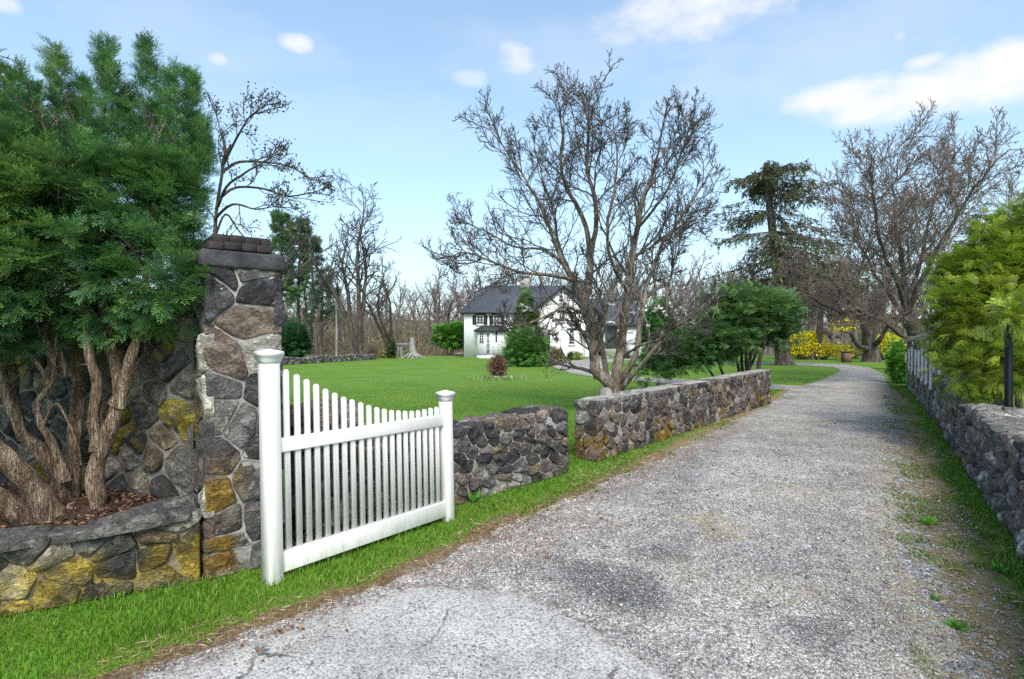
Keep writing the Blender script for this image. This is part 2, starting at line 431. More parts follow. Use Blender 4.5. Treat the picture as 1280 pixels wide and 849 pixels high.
def _gravel():
    s = NT('gravel_drive'); p = s.pos(); a = s.attr()    # R dark stain, G moss/straw, B brown litter, A = worn pale
    ch = s.n('SeparateColor', {0: a.outputs['Color']}).outputs
    def stones(sc):
        vn = s.n('TexVoronoi', {'Vector': p, 'Scale': sc, 'Randomness': 1.0})
        vd = vn.outputs['Distance']; vc = s.n('SeparateColor', {0: vn.outputs['Color']}).outputs
        return vd, vc
    d1, c1 = stones(58); d2, c2 = stones(125)
    g1 = s.ramp(c1[0], [(.0, .16), (.35, .34), (.62, .47), (.85, .59), (1., .68)])
    g2 = s.ramp(c2[1], [(.0, .17), (.5, .37), (.85, .50), (1., .62)])
    pick = s.ramp(s.noise(p, 14, 3), [(.44, 0.), (.56, 1.)])
    c = s.mix(pick, g1, g2)
    c = s.mix(1., c, s.ramp(s.math('MULTIPLY', d1, 1.0), [(.25, 1.05), (.75, .45)]), 'MULTIPLY')
    big = s.noise(p, 1.1, 6, .68); c = s.mix(1., c, s.ramp(big, [(.3, .62), (.5, 1.), (.7, 1.3)]), 'MULTIPLY')
    med = s.noise(p, 6, 5, .7); c = s.mix(.8, c, s.ramp(med, [(.3, .68), (.7, 1.32)]), 'MULTIPLY')
    tint = s.ramp(c1[2], [(.0, (.99, .985, .98)), (.8, (1.02, 1., .965)), (.93, (1.08, .98, .88)), (1., (1.16, .9, .76))])
    c = s.mix(1., c, tint, 'MULTIPLY')
    nz = s.noise(p, 30, 4, .7)
    c = s.mix(1., c, (1.10, 1.06, 1.015), 'MULTIPLY')
    dk = s.math('MULTIPLY', ch[0], s.ramp(nz, [(.25, .55), (.6, 1.)]))
    c = s.mix(s.math('MULTIPLY', dk, .80), c, s.mix(1., c, (.30, .30, .33), 'MULTIPLY'))
    mo = s.math('MULTIPLY', ch[1], s.ramp(s.noise(p, 22, 4, .75), [(.42, 0.), (.60, 1.)]))
    c = s.mix(s.math('MULTIPLY', mo, .8), c, s.ramp(med, [(.3, (.22, .19, .07)), (.5, (.33, .25, .13)), (.7, (.30, .30, .06))]))
    br = s.math('MULTIPLY', ch[2], s.ramp(s.voro(p, 42, 'F1'), [(.40, 1.), (.56, 0.)]))
    br = s.math('MULTIPLY', br, s.ramp(s.noise(p, 7, 4, .7), [(.38, .15), (.55, 1.)]))
    c = s.mix(s.math('MULTIPLY', br, .9), c, s.ramp(s.noise(p, 34, 3), [(.3, (.10, .045, .025)), (.55, (.22, .095, .05)), (.75, (.30, .17, .10))]))
    h = s.math('SUBTRACT', 1.0, s.math('ADD', d1, s.math('MULTIPLY', d2, .5)))
    return s.finish(c, .9, s.bump(h, .55, .012), .25)
M['gravel'] = _gravel()
def _verge():
    s = NT('dry_verge'); p = s.pos(); a = s.attr()   # R: gravel share, G: green share, B: brown litter
    ch = s.n('SeparateColor', {0: a.outputs['Color']}).outputs
    vn = s.n('TexVoronoi', {'Vector': p, 'Scale': 60.0}); vc = s.n('SeparateColor', {0: vn.outputs['Color']}).outputs
    straw = s.noise(s.map(p, (3, 1, 1)), 22, 5, .8)
    straw2 = s.noise(s.map(p, (1, 3, 1)), 24, 5, .8)
    c = s.ramp(straw, [(.28, (.12, .085, .05)), (.48, (.28, .215, .125)), (.62, (.42, .34, .20)), (.78, (.56, .48, .32))])
    c = s.mix(.5, c, s.ramp(straw2, [(.28, (.09, .065, .04)), (.5, (.24, .18, .10)), (.75, (.46, .38, .24))]))
    g = s.ramp(vc[0], [(0., .10), (.4, .25), (.75, .45), (1., .70)])
    gm = s.math('ADD', ch[0], s.math('MULTIPLY', s.math('SUBTRACT', s.noise(p, 5, 5, .7), .5), 1.6), True)
    c = s.mix(s.ramp(gm, [(.38, 0.), (.62, 1.)]), c, g)
    br = s.math('MULTIPLY', ch[2], s.ramp(s.noise(p, 18, 4, .75), [(.38, 0.), (.55, 1.)]))
    c = s.mix(br, c, s.ramp(s.noise(p, 34, 3), [(.3, (.07, .035, .02)), (.55, (.17, .08, .045)), (.75, (.27, .15, .09))]))
    gn = s.math('ADD', ch[1], s.math('MULTIPLY', s.math('SUBTRACT', s.noise(p, 3.2, 5, .7), .5), 1.5), True)
    c = s.mix(s.math('MULTIPLY', s.ramp(gn, [(.45, 0.), (.65, 1.)]), .85), c, s.ramp(straw, [(.3, (.06, .14, .012)), (.7, (.17, .27, .03))]))
    h = s.math('ADD', straw, s.math('MULTIPLY', vn.outputs['Distance'], -.8))
    return s.finish(c, .95, s.bump(h, .8, .02), .15)
M['verge'] = _verge()
def _apron():
    s = NT('old_asphalt'); p = s.pos(); a = s.attr()
    ch = s.n('SeparateColor', {0: a.outputs['Color']}).outputs
    vn = s.n('TexVoronoi', {'Vector': p, 'Scale': 110.0}); vc = s.n('SeparateColor', {0: vn.outputs['Color']}).outputs
    g = s.ramp(vc[0], [(0., .17), (.25, .35), (.6, .43), (1., .56)])
    c = s.mix(1., g, s.ramp(s.noise(p, 1.6, 6, .7), [(.3, .62), (.55, 1.), (.75, 1.15)]), 'MULTIPLY')
    c = s.mix(1., c, (1.14, 1.09, 1.035), 'MULTIPLY')
    pit = s.math('MULTIPLY', s.ramp(s.noise(p, 60, 2, .5), [(.60, 0.), (.66, 1.)]), s.ramp(s.noise(p, 2.5, 4), [(.35, .15), (.6, 1.)]))
    c = s.mix(s.math('MULTIPLY', pit, .8), c, (.045, .042, .042))
    wp = s.n('VectorMath', {0: p, 1: s.n('VectorMath', {0: s.n('TexNoise', {'Vector': p, 'Scale': 3.0, 'Detail': 4.0}).outputs['Color'], 'Scale': .35}, operation='SCALE').outputs[0]}, operation='ADD').outputs[0]
    ck = s.voro(wp, 1.25, 'DISTANCE_TO_EDGE')
    crack = s.math('MULTIPLY', s.ramp(ck, [(.004, 1.), (.014, 0.)]), s.math('MULTIPLY', s.ramp(s.noise(p, 1.7, 3), [(.42, 0.), (.55, 1.)]), ch[0]))
    c = s.mix(s.math('MULTIPLY', crack, .85), c, (.05, .04, .032))
    c = s.mix(s.math('MULTIPLY', ch[2], s.ramp(s.noise(p, 20, 4, .7), [(.45, 0.), (.6, .8)])), c, (.16, .10, .07))
    h = s.math('SUBTRACT', s.math('MULTIPLY', vn.outputs['Distance'], -.5), s.math('ADD', s.math('MULTIPLY', crack, 2.5), s.math('MULTIPLY', pit, .8)))
    return s.finish(c, .88, s.bump(h, .5, .012), .25)
M['apron'] = _apron()
# ------------------------------------------------------------------ camera, sky, sun
cam = bpy.data.cameras.new('camera'); co = bpy.data.objects.new('camera', cam); COL.objects.link(co)
co.location = (0, 0, EYE); co.rotation_euler = (math.pi / 2, 0, 0)
cam.sensor_width = 36; cam.lens = 36 * F / 1280.0; cam.clip_start = .05; cam.clip_end = 3000
SC.camera = co
SUN_EL, SUN_AZ = math.radians(48), math.radians(172)       # azimuth clockwise from +Y: high behind the camera
def _world():
    w = bpy.data.worlds.new('World'); SC.world = w; w.use_nodes = True; t = w.node_tree; t.nodes.clear()
    def n(typ, ins=None, **pr):
        nd = t.nodes.new('ShaderNode' + typ)
        for k, v in pr.items(): setattr(nd, k, v)
        for k, v in (ins or {}).items():
            if isinstance(v, bpy.types.NodeSocket): t.links.new(v, nd.inputs[k])
            else: nd.inputs[k].default_value = v
        return nd
    def mth(op, a, b=0.0, clamp=False): return n('Math', {0: a, 1: b}, operation=op, use_clamp=clamp).outputs[0]
    sky = n('TexSky', sky_type='NISHITA', sun_disc=False, sun_elevation=SUN_EL, sun_rotation=SUN_AZ, air_density=1.0, dust_density=1.0, ozone_density=.6)
    d = n('TexCoord').outputs['Generated']
    x, y, z = n('SeparateXYZ', {0: d}).outputs
    az = mth('ARCTAN2', x, y); el = mth('ARCSINE', z)
    wob = n('TexNoise', {'Vector': n('Mapping', {'Vector': d, 'Scale': (1, 1, 2.6)}).outputs[0], 'Scale': 6.0, 'Detail': 7.0, 'Roughness': .58}).outputs['Fac']
    fine = n('TexNoise', {'Vector': n('Mapping', {'Vector': d, 'Scale': (1, 1, 1.6)}).outputs[0], 'Scale': 17.0, 'Detail': 6.0, 'Roughness': .6}).outputs['Fac']
    nz = mth('ADD', mth('MULTIPLY', mth('SUBTRACT', wob, .5), 2.6), mth('MULTIPLY', mth('SUBTRACT', fine, .5), 1.5))
    mask = None
    for px, py, rx, ry, k in CLOUDS:
        a0 = math.atan2(px - CX, F); e0 = math.atan2((CY - py), math.hypot(px - CX, F))
        sx = rx / F * math.cos(a0) ** 2; sy = ry / F * math.cos(a0)
        q = mth('ADD', mth('POWER', mth('DIVIDE', mth('SUBTRACT', az, a0), sx), 2.0), mth('POWER', mth('DIVIDE', mth('SUBTRACT', el, e0), sy), 2.0))
        v = mth('ADD', mth('SUBTRACT', 1.0, q), mth('MULTIPLY', nz, 1.15))
        mr = n('MapRange', {'Value': v, 'From Min': -.35, 'From Max': 1.25, 'To Min': 0., 'To Max': k}, interpolation_type='SMOOTHSTEP').outputs[0]
        mask = mr if mask is None else mth('MAXIMUM', mask, mr)
    # thin veil of high cloud, a little denser towards the horizon
    veil = mth('ADD', SKY_VEIL, mth('MULTIPLY', mth('POWER', mth('SUBTRACT', 1.0, mth('MAXIMUM', z, 0.0), True), 5.0), SKY_VEIL_H), True)
    tint = n('Mix', {0: 1.0, 6: sky.outputs[0], 7: (.95, 1.02, .98, 1)}, data_type='RGBA', blend_type='MULTIPLY').outputs[2]
    c1 = n('Mix', {0: veil, 6: tint, 7: SKY_WHITE}, data_type='RGBA').outputs[2]
    c2 = n('Mix', {0: mask, 6: c1, 7: CLOUD_WHITE}, data_type='RGBA').outputs[2]
    bg = n('Background', {0: c2, 1: SKY_STR}).outputs[0]
    t.links.new(bg, n('OutputWorld').inputs[0])
CLOUDS = [(1165, 112, 170, 32, .92), (1255, 98, 70, 46, .95), (1060, 118, 90, 22, .85), (1155, 77, 32, 10, .7), (880, 8, 150, 32, .85), (785, 44, 26, 12, .45),
          (645, 72, 30, 18, .75), (590, 97, 24, 11, .55), (368, 54, 24, 11, .8), (273, 73, 14, 8, .55), (8, 4, 26, 12, .7), (1125, 46, 12, 7, .4), (1262, 54, 18, 9, .5), (720, 66, 190, 42, .16), (240, 46, 220, 40, .14), (1010, 70, 300, 60, .20), (430, 150, 240, 40, .10)]
SKY_STR = .13; SKY_VEIL = .22; SKY_VEIL_H = .60; SKY_WHITE = (1.95, 2.55, 3.05, 1); CLOUD_WHITE = (3.5, 3.45, 3.5, 1)
_world()
sl = bpy.data.lights.new('sun', 'SUN'); so = bpy.data.objects.new('sun', sl); COL.objects.link(so)
sl.energy = 1.75; sl.angle = math.radians(28); sl.color = (1, .935, .83)
sd = Vector((math.sin(SUN_AZ) * math.cos(SUN_EL), math.cos(SUN_AZ) * math.cos(SUN_EL), math.sin(SUN_EL)))
so.rotation_euler = (-sd).to_track_quat('-Z', 'Y').to_euler(); so.location = (6, -8, 14)
vs = SC.view_settings; vs.view_transform = 'Standard'; vs.look = 'None'; vs.gamma = 1; vs.use_curve_mapping = False; vs.exposure = 1.24
SC.cycles.use_denoising = False; SC.cycles.max_bounces = 6; SC.cycles.diffuse_bounces = 3; SC.cycles.transmission_bounces = 3
SC.cycles.sample_clamp_indirect = 6

# ------------------------------------------------------------------ ground fields
def sdf_poly(P, poly):
    """signed distance, positive inside"""
    poly = np.asarray(poly)[:, :2]; n = len(poly)
    d2 = np.full(len(P), 1e18); ins = np.zeros(len(P), bool)
    for i in range(n):
        a, b = poly[i], poly[(i + 1) % n]; e = b - a; w = P - a
        t = np.clip((w @ e) / (e @ e + 1e-12), 0, 1); q = w - t[:, None] * e
        d2 = np.minimum(d2, (q * q).sum(1))
        c1 = (a[1] <= P[:, 1]) & (b[1] > P[:, 1]); c2 = (b[1] <= P[:, 1]) & (a[1] > P[:, 1])
        cr = e[0] * w[:, 1] - e[1] * w[:, 0]
        ins ^= (c1 & (cr > 0)) | (c2 & (cr < 0))
    return np.sqrt(d2) * np.where(ins, 1, -1)
g = lambda *L: [G(x, y)[:2] for x, y in L]
L_EDGE = [np.array([-3.6, .35])] + g((170, 849), (300, 800), (400, 765), (480, 738), (560, 700), (640, 658), (705, 630), (770, 602), (840, 570), (900, 538), (950, 513), (975, 499), (987, 489.5))
DRIVE = L_EDGE + g((1003, 483), (1030, 475), (1047, 466.5), (1051, 462), (1040, 459.3), (1000, 457), (950, 455.6), (900, 455), (880, 453.4), (960, 453), (1010, 453.8), (1052, 455.6),
    (1086, 459.5), (1101, 466), (1106, 480), (1108, 505), (1114, 560), (1124, 640), (1142, 720), (1165, 800), (1180, 849)) + [np.array([2.6, .35])]
PATH = g((990, 488), (940, 486), (880, 482), (830, 479.5), (790, 476.5), (750, 473), (715, 467), (690, 459), (692, 456.5), (706, 452), (740, 448.8), (800, 447.6), (812, 449.5), (770, 451.5), (752, 456), (758, 463), (775, 469), (800, 472), (840, 474), (900, 477), (965, 481), (1006, 483))
APRON = [np.array([-2.2, .5])] + g((190, 849), (300, 812), (395, 779), (470, 752), (545, 733), (600, 738), (655, 745), (700, 762), (742, 790), (790, 820), (850, 849)) + [np.array([.9, .9]), np.array([.9, .5])]
def f_drive(P):
    d = np.maximum(sdf_poly(P, DRIVE), sdf_poly(P, PATH))
    amp = np.where(P[:, 0] > .45 * P[:, 1], 1.6, 1.0)
    return d + (.11 * amp * fbm(P, 1.4, 4, 2) + .05 * vnoise(P, 9, 5)) * np.clip(8 / np.maximum(P[:, 1], 8), .3, 1)
def verge_width(P):
    right = sstep(P[:, 0] - (.62 * P[:, 1] - .3), -.6, .6)
    near = 1 - sstep(P[:, 1], 13, 21)
    return ((.15 + .22 * sstep(P[:, 1], 5.2, 7.0)) * (1 - right) + .52 * right) * near + .05
def f_verge(P): return np.maximum(sdf_poly(P, DRIVE), sdf_poly(P, PATH)) + verge_width(P) + (.20 * fbm(P, 1.1, 4, 8) + .07 * fbm(P, 7, 3, 4)) * np.clip(10 / np.maximum(P[:, 1], 8), .4, 1)
def f_apron(P): return sdf_poly(P, APRON) + .09 * fbm(P, 3, 5, 12) + .02 * vnoise(P, 22, 3)

def sheet(name, mat, field, zfun, colfun, t0=-1.9, t1=2.0, nt=560, y0=.4, y1=46, ny=520, label=None):
    ys = np.geomspace(y0, y1, ny); ts = np.linspace(t0, t1, nt)
    YY, TT = np.meshgrid(ys, ts, indexing='ij')
    P = np.stack([(TT * np.maximum(YY, 1.4)).ravel(), YY.ravel()], 1)
    fv = field(P); idx = np.arange(ny * nt).reshape(ny, nt)
    q = np.stack([idx[:-1, :-1], idx[:-1, 1:], idx[1:, 1:], idx[1:, :-1]], -1).reshape(-1, 4)
    ins = fv[q] > 0; full = ins.all(1); part = ins.any(1) & ~full
    V = [P]; FV = [fv]; base = len(P); extra = []; efaces = []; cache = {}
    for f in q[part]:
        poly = []
        for a in range(4):
            i, j = f[a], f[(a + 1) % 4]
            if fv[i] > 0: poly.append(i)
            if (fv[i] > 0) != (fv[j] > 0):
                key = (min(i, j), max(i, j))
                if key not in cache:
                    t = fv[i] / (fv[i] - fv[j]); extra.append(P[i] + (P[j] - P[i]) * t); cache[key] = base + len(extra) - 1
                poly.append(cache[key])
        if len(poly) >= 3: efaces.append(poly)
    PA = np.vstack([P, np.array(extra)]) if extra else P
    tri = [(p[0], p[i], p[i + 1]) for p in efaces for i in range(1, len(p) - 1)]
    fq = q[full]; ft = np.array(tri, int).reshape(-1, 3)
    used = np.zeros(len(PA), bool); used[fq.ravel()] = True; used[ft.ravel()] = True
    rm = np.cumsum(used) - 1; PA = PA[used]
    V3 = np.column_stack([PA, zfun(PA, field(PA))])
    o = build(name, V3, [rm[fq], rm[ft]], mat, cols=colfun(PA), smooth=True)
    return tag(o, label, None, None, 'structure')

def blob(P, px, py, rx, ry, nz=.5, seed=0):
    c = G(px, py)[:2]; s = EYE / (py - CY)            # metres per photo pixel sideways at this depth
    sx = rx * s * 1.0; sy = ry * s * F / (py - CY)
    q = ((P[:, 0] - c[0]) / sx) ** 2 + ((P[:, 1] - c[1]) / sy) ** 2
    return sstep(1 - q + nz * 2 * fbm(P, 2.2, 4, seed), -.1, .7)
def drive_cols(P):
    d = sdf_poly(P, DRIVE)
    dark = .95 * blob(P, 765, 735, 72, 46, .45, 1) + .8 * blob(P, 825, 698, 40, 12, .4, 2) + .55 * blob(P, 700, 720, 60, 16, .6, 3) + .75 * blob(P, 1030, 800, 55, 30, .7, 5)
    track = np.exp(-((P[:, 0] - (.52 * P[:, 1] - 1.35)) / .28) ** 2) * .7 * (1 - sstep(P[:, 1], 6, 13)) + np.exp(-((P[:, 0] - (.62 * P[:, 1] + .15)) / .25) ** 2) * .2 * (1 - sstep(P[:, 1], 5, 9))   # two wheel tracks
    dark = np.clip(dark + track * sstep(fbm(P, .9, 4, 6), -.25, .45) + .4 * sstep(fbm(P, .8, 4, 31), .12, .5), 0, 1)
    moss = 1.0 * blob(P, 880, 655, 40, 22, .7, 11) + .7 * blob(P, 1000, 620, 46, 14, .8, 17) + .6 * blob(P, 960, 740, 60, 20, .9, 18) + .55 * blob(P, 925, 665, 45, 14, .8, 12) + .45 * blob(P, 850, 715, 36, 18, .8, 13) + .5 * blob(P, 1010, 530, 40, 7, .7, 14) + .75 * blob(P, 1078, 476, 18, 8, .4, 15) + .4 * sstep(fbm(P, .7, 4, 33), .2, .5)
    rightish = sstep(P[:, 0] - .56 * P[:, 1], -.2, .7)
    moss = np.clip(moss + np.clip(1 - d / .5, 0, 1) * .65 * rightish, 0, 1)
    left = 1 - sstep(P[:, 0] - (.5 * P[:, 1] - .9), -.2, .5)
    litter = np.clip(1.3 * np.clip(1 - d / .55, 0, 1) * left + .9 * blob(P, 640, 675, 75, 30, .6, 21) + .7 * blob(P, 730, 655, 50, 16, .7, 22), 0, 1) * (1 - sstep(P[:, 1], 9, 14))
    return np.stack([dark, moss, litter], 1)
def drive_z(P, f):
    und = .010 * fbm(P, 1.1, 3, 41) + .004 * vnoise(P, 11, 3)
    return .012 + np.clip(f, 0, .3) * .05 + und * np.clip(f / .2, 0, 1) + .004
def verge_cols(P):
    d = sdf_poly(P, DRIVE); right = sstep(P[:, 0] - (.56 * P[:, 1] - .4), -.4, .4)
    gr = np.clip(.62 + d / 1.0, 0, 1) * right * .95 + (1 - right) * np.clip(.75 + d / .3, 0, 1) * .7
    green = np.clip(-d / .8 - .1, 0, 1) * right + (1 - right) * np.clip(-d / .38 - .1, 0, 1) * .9
    br = (1 - right) * .7 * (1 - sstep(P[:, 1], 6, 9))
    return np.stack([gr, green, br], 1)
def apron_cols(P):
    d = sdf_poly(P, APRON)
    return np.stack([np.clip(1.25 - d / .75, .12, 1), P[:, 0] * 0, np.clip(1 - d / .15, 0, 1)], 1)

# one ground sheet out to the horizon (flat round the drive, wooded rise far off at left)
def ground_h(x, y):
    hill = 6.5 * sstep(y, 72, 180) * (1 - .55 * sstep(x, -5, 90)) + 1.5 * sstep(y, 62, 80)
    return hill * (1 + .12 * np.sin(x * .07) + .1 * np.sin(x * .031 + y * .05))
sx = np.sinh(np.linspace(-5.2, 5.2, 221)) * 900 / np.sinh(5.2); sy = np.sinh(np.linspace(-3.4, 5.2, 221)) * 1100 / np.sinh(5.2)
XX, YY = np.meshgrid(sx, sy, indexing='ij'); ii = np.arange(XX.size).reshape(XX.shape)
q = np.stack([ii[:-1, :-1], ii[1:, :-1], ii[1:, 1:], ii[:-1, 1:]], -1).reshape(-1, 4)
gx, gy = XX.ravel(), YY.ravel()
tag(build('ground', np.column_stack([gx, gy, ground_h(gx, gy)]), [q], M['lawn'], smooth=True), 'green lawn running back to the wooded edge', kind='structure')
sheet('dry_verge', M['verge'], f_verge, lambda P, f: .005 + np.clip(f, 0, .15) * .03, verge_cols, y1=26, label='strip of dry straw and leaf litter edging the gravel drive')
sheet('driveway', M['gravel'], f_drive, drive_z, drive_cols, label='pale grey gravel drive curving away between the stone walls')
sheet('asphalt_apron', M['apron'], f_apron, lambda P, f: .030 + np.clip(f, 0, .12) * .09 + .003 * fbm(P, 3, 3, 9), apron_cols, t0=-1.9, t1=1.2, nt=420, y1=5, ny=300, label='cracked pale old asphalt at the mouth of the gravel drive')

# ------------------------------------------------------------------ rubble masonry
def clip_half(poly, ax, ay, c):
    out = []; n = len(poly)
    for i in range(n):
        p, r = poly[i], poly[(i + 1) % n]
        dp = ax * p[0] + ay * p[1] - c; dr = ax * r[0] + ay * r[1] - c
        if dp <= 0: out.append(p)
        if (dp < 0 < dr) or (dr < 0 < dp):
            t = dp / (dp - dr); out.append((p[0] + (r[0] - p[0]) * t, p[1] + (r[1] - p[1]) * t))
    return out
def stone_face(w, h, fmap, pal, seed, course=(.14, .28), length=(.18, .42), gap=.012, bulge=(.02, .05), K=20, jit=.3, topmap=None, colfun=None, tilt=.16, rnd=1.0):
    """irregular stones filling a w x h face.  fmap(u, v, n) -> world.  returns V, faces, cols"""
    R = np.random.RandomState(seed); pts = []; y = 0
    while y < h - .02:
        rh = R.uniform(*course)
        if h - y - rh < course[0] * .6: rh = h - y
        x = -R.uniform(0, length[0])
        while x < w:
            cw = R.uniform(*length)
            pts.append((x + cw / 2, y + rh * (.5 + R.uniform(-jit, jit))))
            x += cw
        y += rh
    pts = np.array(pts); pts = pts[(pts[:, 0] > .02) & (pts[:, 0] < w - .02)]
    ringS = np.array([1.03, 1.0, .965, .89, .72, .45, .2]); ringD = np.array([-1.2, .05, .62, .90, 1.0, 1.02, 1.02])
    Vs, Cs, off = [], [], 0; F4, F3 = [], []
    NR = len(ringS)
    idx = np.arange(NR * K).reshape(NR, K); nx = np.roll(idx, -1, 1)
    q = np.stack([idx[:-1], nx[:-1], nx[1:], idx[1:]], -1).reshape(-1, 4)
    t3 = np.stack([idx[-1], nx[-1], np.full(K, NR * K)], -1)
    for i, (cx, cy) in enumerate(pts):
        poly = [(-.008, 0), (w + .008, 0), (w + .008, h), (-.008, h)]
        d2 = (pts[:, 0] - cx) ** 2 + (pts[:, 1] - cy) ** 2
        for j in np.argsort(d2)[1:22]:
            ax, ay = pts[j, 0] - cx, pts[j, 1] - cy; l = math.hypot(ax, ay) + 1e-9
            poly = clip_half(poly, ax, ay, (pts[j, 0] ** 2 + pts[j, 1] ** 2 - cx * cx - cy * cy) / 2 - gap * l)
            if len(poly) < 3: break
        if len(poly) < 3: continue
        p = np.array(poly)
        for rc in (.15 * rnd, .22 * rnd):
            nxt = np.roll(p, -1, 0); p = np.stack([p * (1 - rc) + nxt * rc, p * rc + nxt * (1 - rc)], 1).reshape(-1, 2)
        seg = np.linalg.norm(np.roll(p, -1, 0) - p, axis=1); cum = np.concatenate([[0], np.cumsum(seg)])
        s = np.linspace(0, cum[-1], K, endpoint=False); pc = np.vstack([p, p[:1]])
        p = np.stack([np.interp(s, cum, pc[:, 0]), np.interp(s, cum, pc[:, 1])], 1)
        c = p.mean(0); size = np.sqrt(((p - c) ** 2).sum(1).mean())
        p = c + (p - c) * (1 + .11 * fbm(p + i * 3.1, 11, 3, seed)[:, None])
        b = R.uniform(*bulge) * min(1, size / .09)
        uv = c + (p - c)[None] * ringS[:, None, None]
        n = b * ringD[:, None] * np.ones((1, K)); n[0] = -.05
        uv = np.concatenate([uv.reshape(-1, 2), c[None]]); n = np.concatenate([n.ravel(), [b * 1.05]])
        tl = R.normal(0, tilt, 2) * (b / .04)
        wgt = np.concatenate([np.repeat(np.clip(ringD, 0, 1), K), [1]])
        fac = np.min([b * R.uniform(.9, 1.6) + (uv - c) @ (R.normal(0, .30, 2) * (b / .035)) for _ in range(4)], 0)      # broken faces
        n = np.where(wgt > .3, n * .35 + .65 * np.maximum(np.minimum(fac, b * 1.35), b * .12) * np.clip(wgt * 1.1, 0, 1), n)
        n = n + wgt * ((uv - c) @ tl) * .6 + wgt * b * (.45 * fbm(uv, 13, 3, seed + i) - .35 * np.abs(vnoise(uv, 22, seed + 5)))
        Vs.append(np.asarray(fmap(uv[:, 0], uv[:, 1], n)))
        base = pal(R, c[0] / w, c[1] / h)
        cc = base[None] * (1 + .22 * fbm(uv, 11, 3, seed + 2 * i)[:, None])
        if colfun is not None: cc = colfun(cc, uv, R)
        Cs.append(np.column_stack([np.clip(cc, .006, .8), np.full(len(cc), R.rand())]))
        F4.append(q + off); F3.append(t3 + off); off += NR * K + 1
    return np.concatenate(Vs), [np.concatenate(F4), np.concatenate(F3)], np.concatenate(Cs)
def palette(entries, var=.25):
    cols = np.array([e[1] for e in entries]); pr = np.array([e[0] for e in entries], float); pr /= pr.sum()
    def f(R, u, v):
        return cols[R.choice(len(cols), p=pr)] * R.uniform(1 - var, 1 + var)
    return f
PAL_DARK = palette([(4, (.075, .069, .071)), (5, (.13, .116, .114)), (4, (.18, .145, .13)), (3, (.23, .175, .145)), (3, (.25, .23, .205)), (1, (.23, .18, .11)), (1.5, (.33, .30, .27))])
PAL_R = palette([(5, (.155, .143, .138)), (5, (.225, .205, .193)), (4, (.27, .22, .195)), (3, (.36, .335, .30)), (1, (.31, .25, .16)), (2, (.48, .45, .40))])
PAL_PIER = palette([(4, (.11, .105, .11)), (4, (.185, .177, .174)), (3, (.29, .27, .245)), (3, (.205, .155, .125)), (2, (.072, .069, .074)), (3, (.45, .42, .365))], .3)
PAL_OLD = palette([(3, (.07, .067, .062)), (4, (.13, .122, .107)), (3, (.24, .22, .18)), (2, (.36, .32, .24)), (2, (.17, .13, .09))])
OCHRE, LEMON = np.array([.27, .165, .035]), np.array([.36, .29, .03])
def ochre_low(strength, hi, seed, col=OCHRE):
    def f(cc, uv, R):
        m = np.clip(sstep(fbm(uv * [1, .45], 2.2, 4, seed), .0, .35) * sstep(hi - uv[:, 1], -.1, hi * .55) * strength * (.45 + .9 * sstep(fbm(uv, 8, 3, seed + 4), -.3, .3)), 0, 1)
        if R.rand() < .35: m = m * .2
        return cc * (1 - m[:, None]) + (col * (.7 + .5 * R.rand()))[None] * m[:, None]
    return f

def core_box(A, d, nrm, L, T, hf, z0=-.1, nu=40, amp=.012, seed=0, inset=.0, zoff=-.012, cap=True):
    """mortar body: grid box with a slightly uneven skin.  A front-left base (2D), d along, nrm outwards, thickness T behind the face"""
    us = np.linspace(inset, L - inset, nu); prof = []
    nv = 8
    V = []
    for u in us:
        h = hf(u) + zoff
        ring = [(-inset, z0 + (h - z0) * k / nv) for k in range(nv + 1)] + [(-inset - (T - 2 * inset) * k / 4., h) for k in range(1, 5)] + [(-(T - inset), z0 + (h - z0) * (1 - k / 3.)) for k in range(1, 4)]
        for nn, z in ring:
            V.append([A[0] + d[0] * u + nrm[0] * nn, A[1] + d[1] * u + nrm[1] * nn, z])
    V = np.array(V); k = len(ring)
    V += amp * np.stack([fbm(V, 6, 3, seed + s) for s in range(3)], 1)
    idx = np.arange(nu * k).reshape(nu, k); a, b = idx[:-1], idx[1:]
    q = np.stack([a[:, :-1], b[:, :-1], b[:, 1:], a[:, 1:]], -1).reshape(-1, 4)
    return V, [q, np.concatenate([a[:, -1:], b[:, -1:], b[:, :1], a[:, :1]], 1)] + [list(idx[0][::-1]), list(idx[-1])]

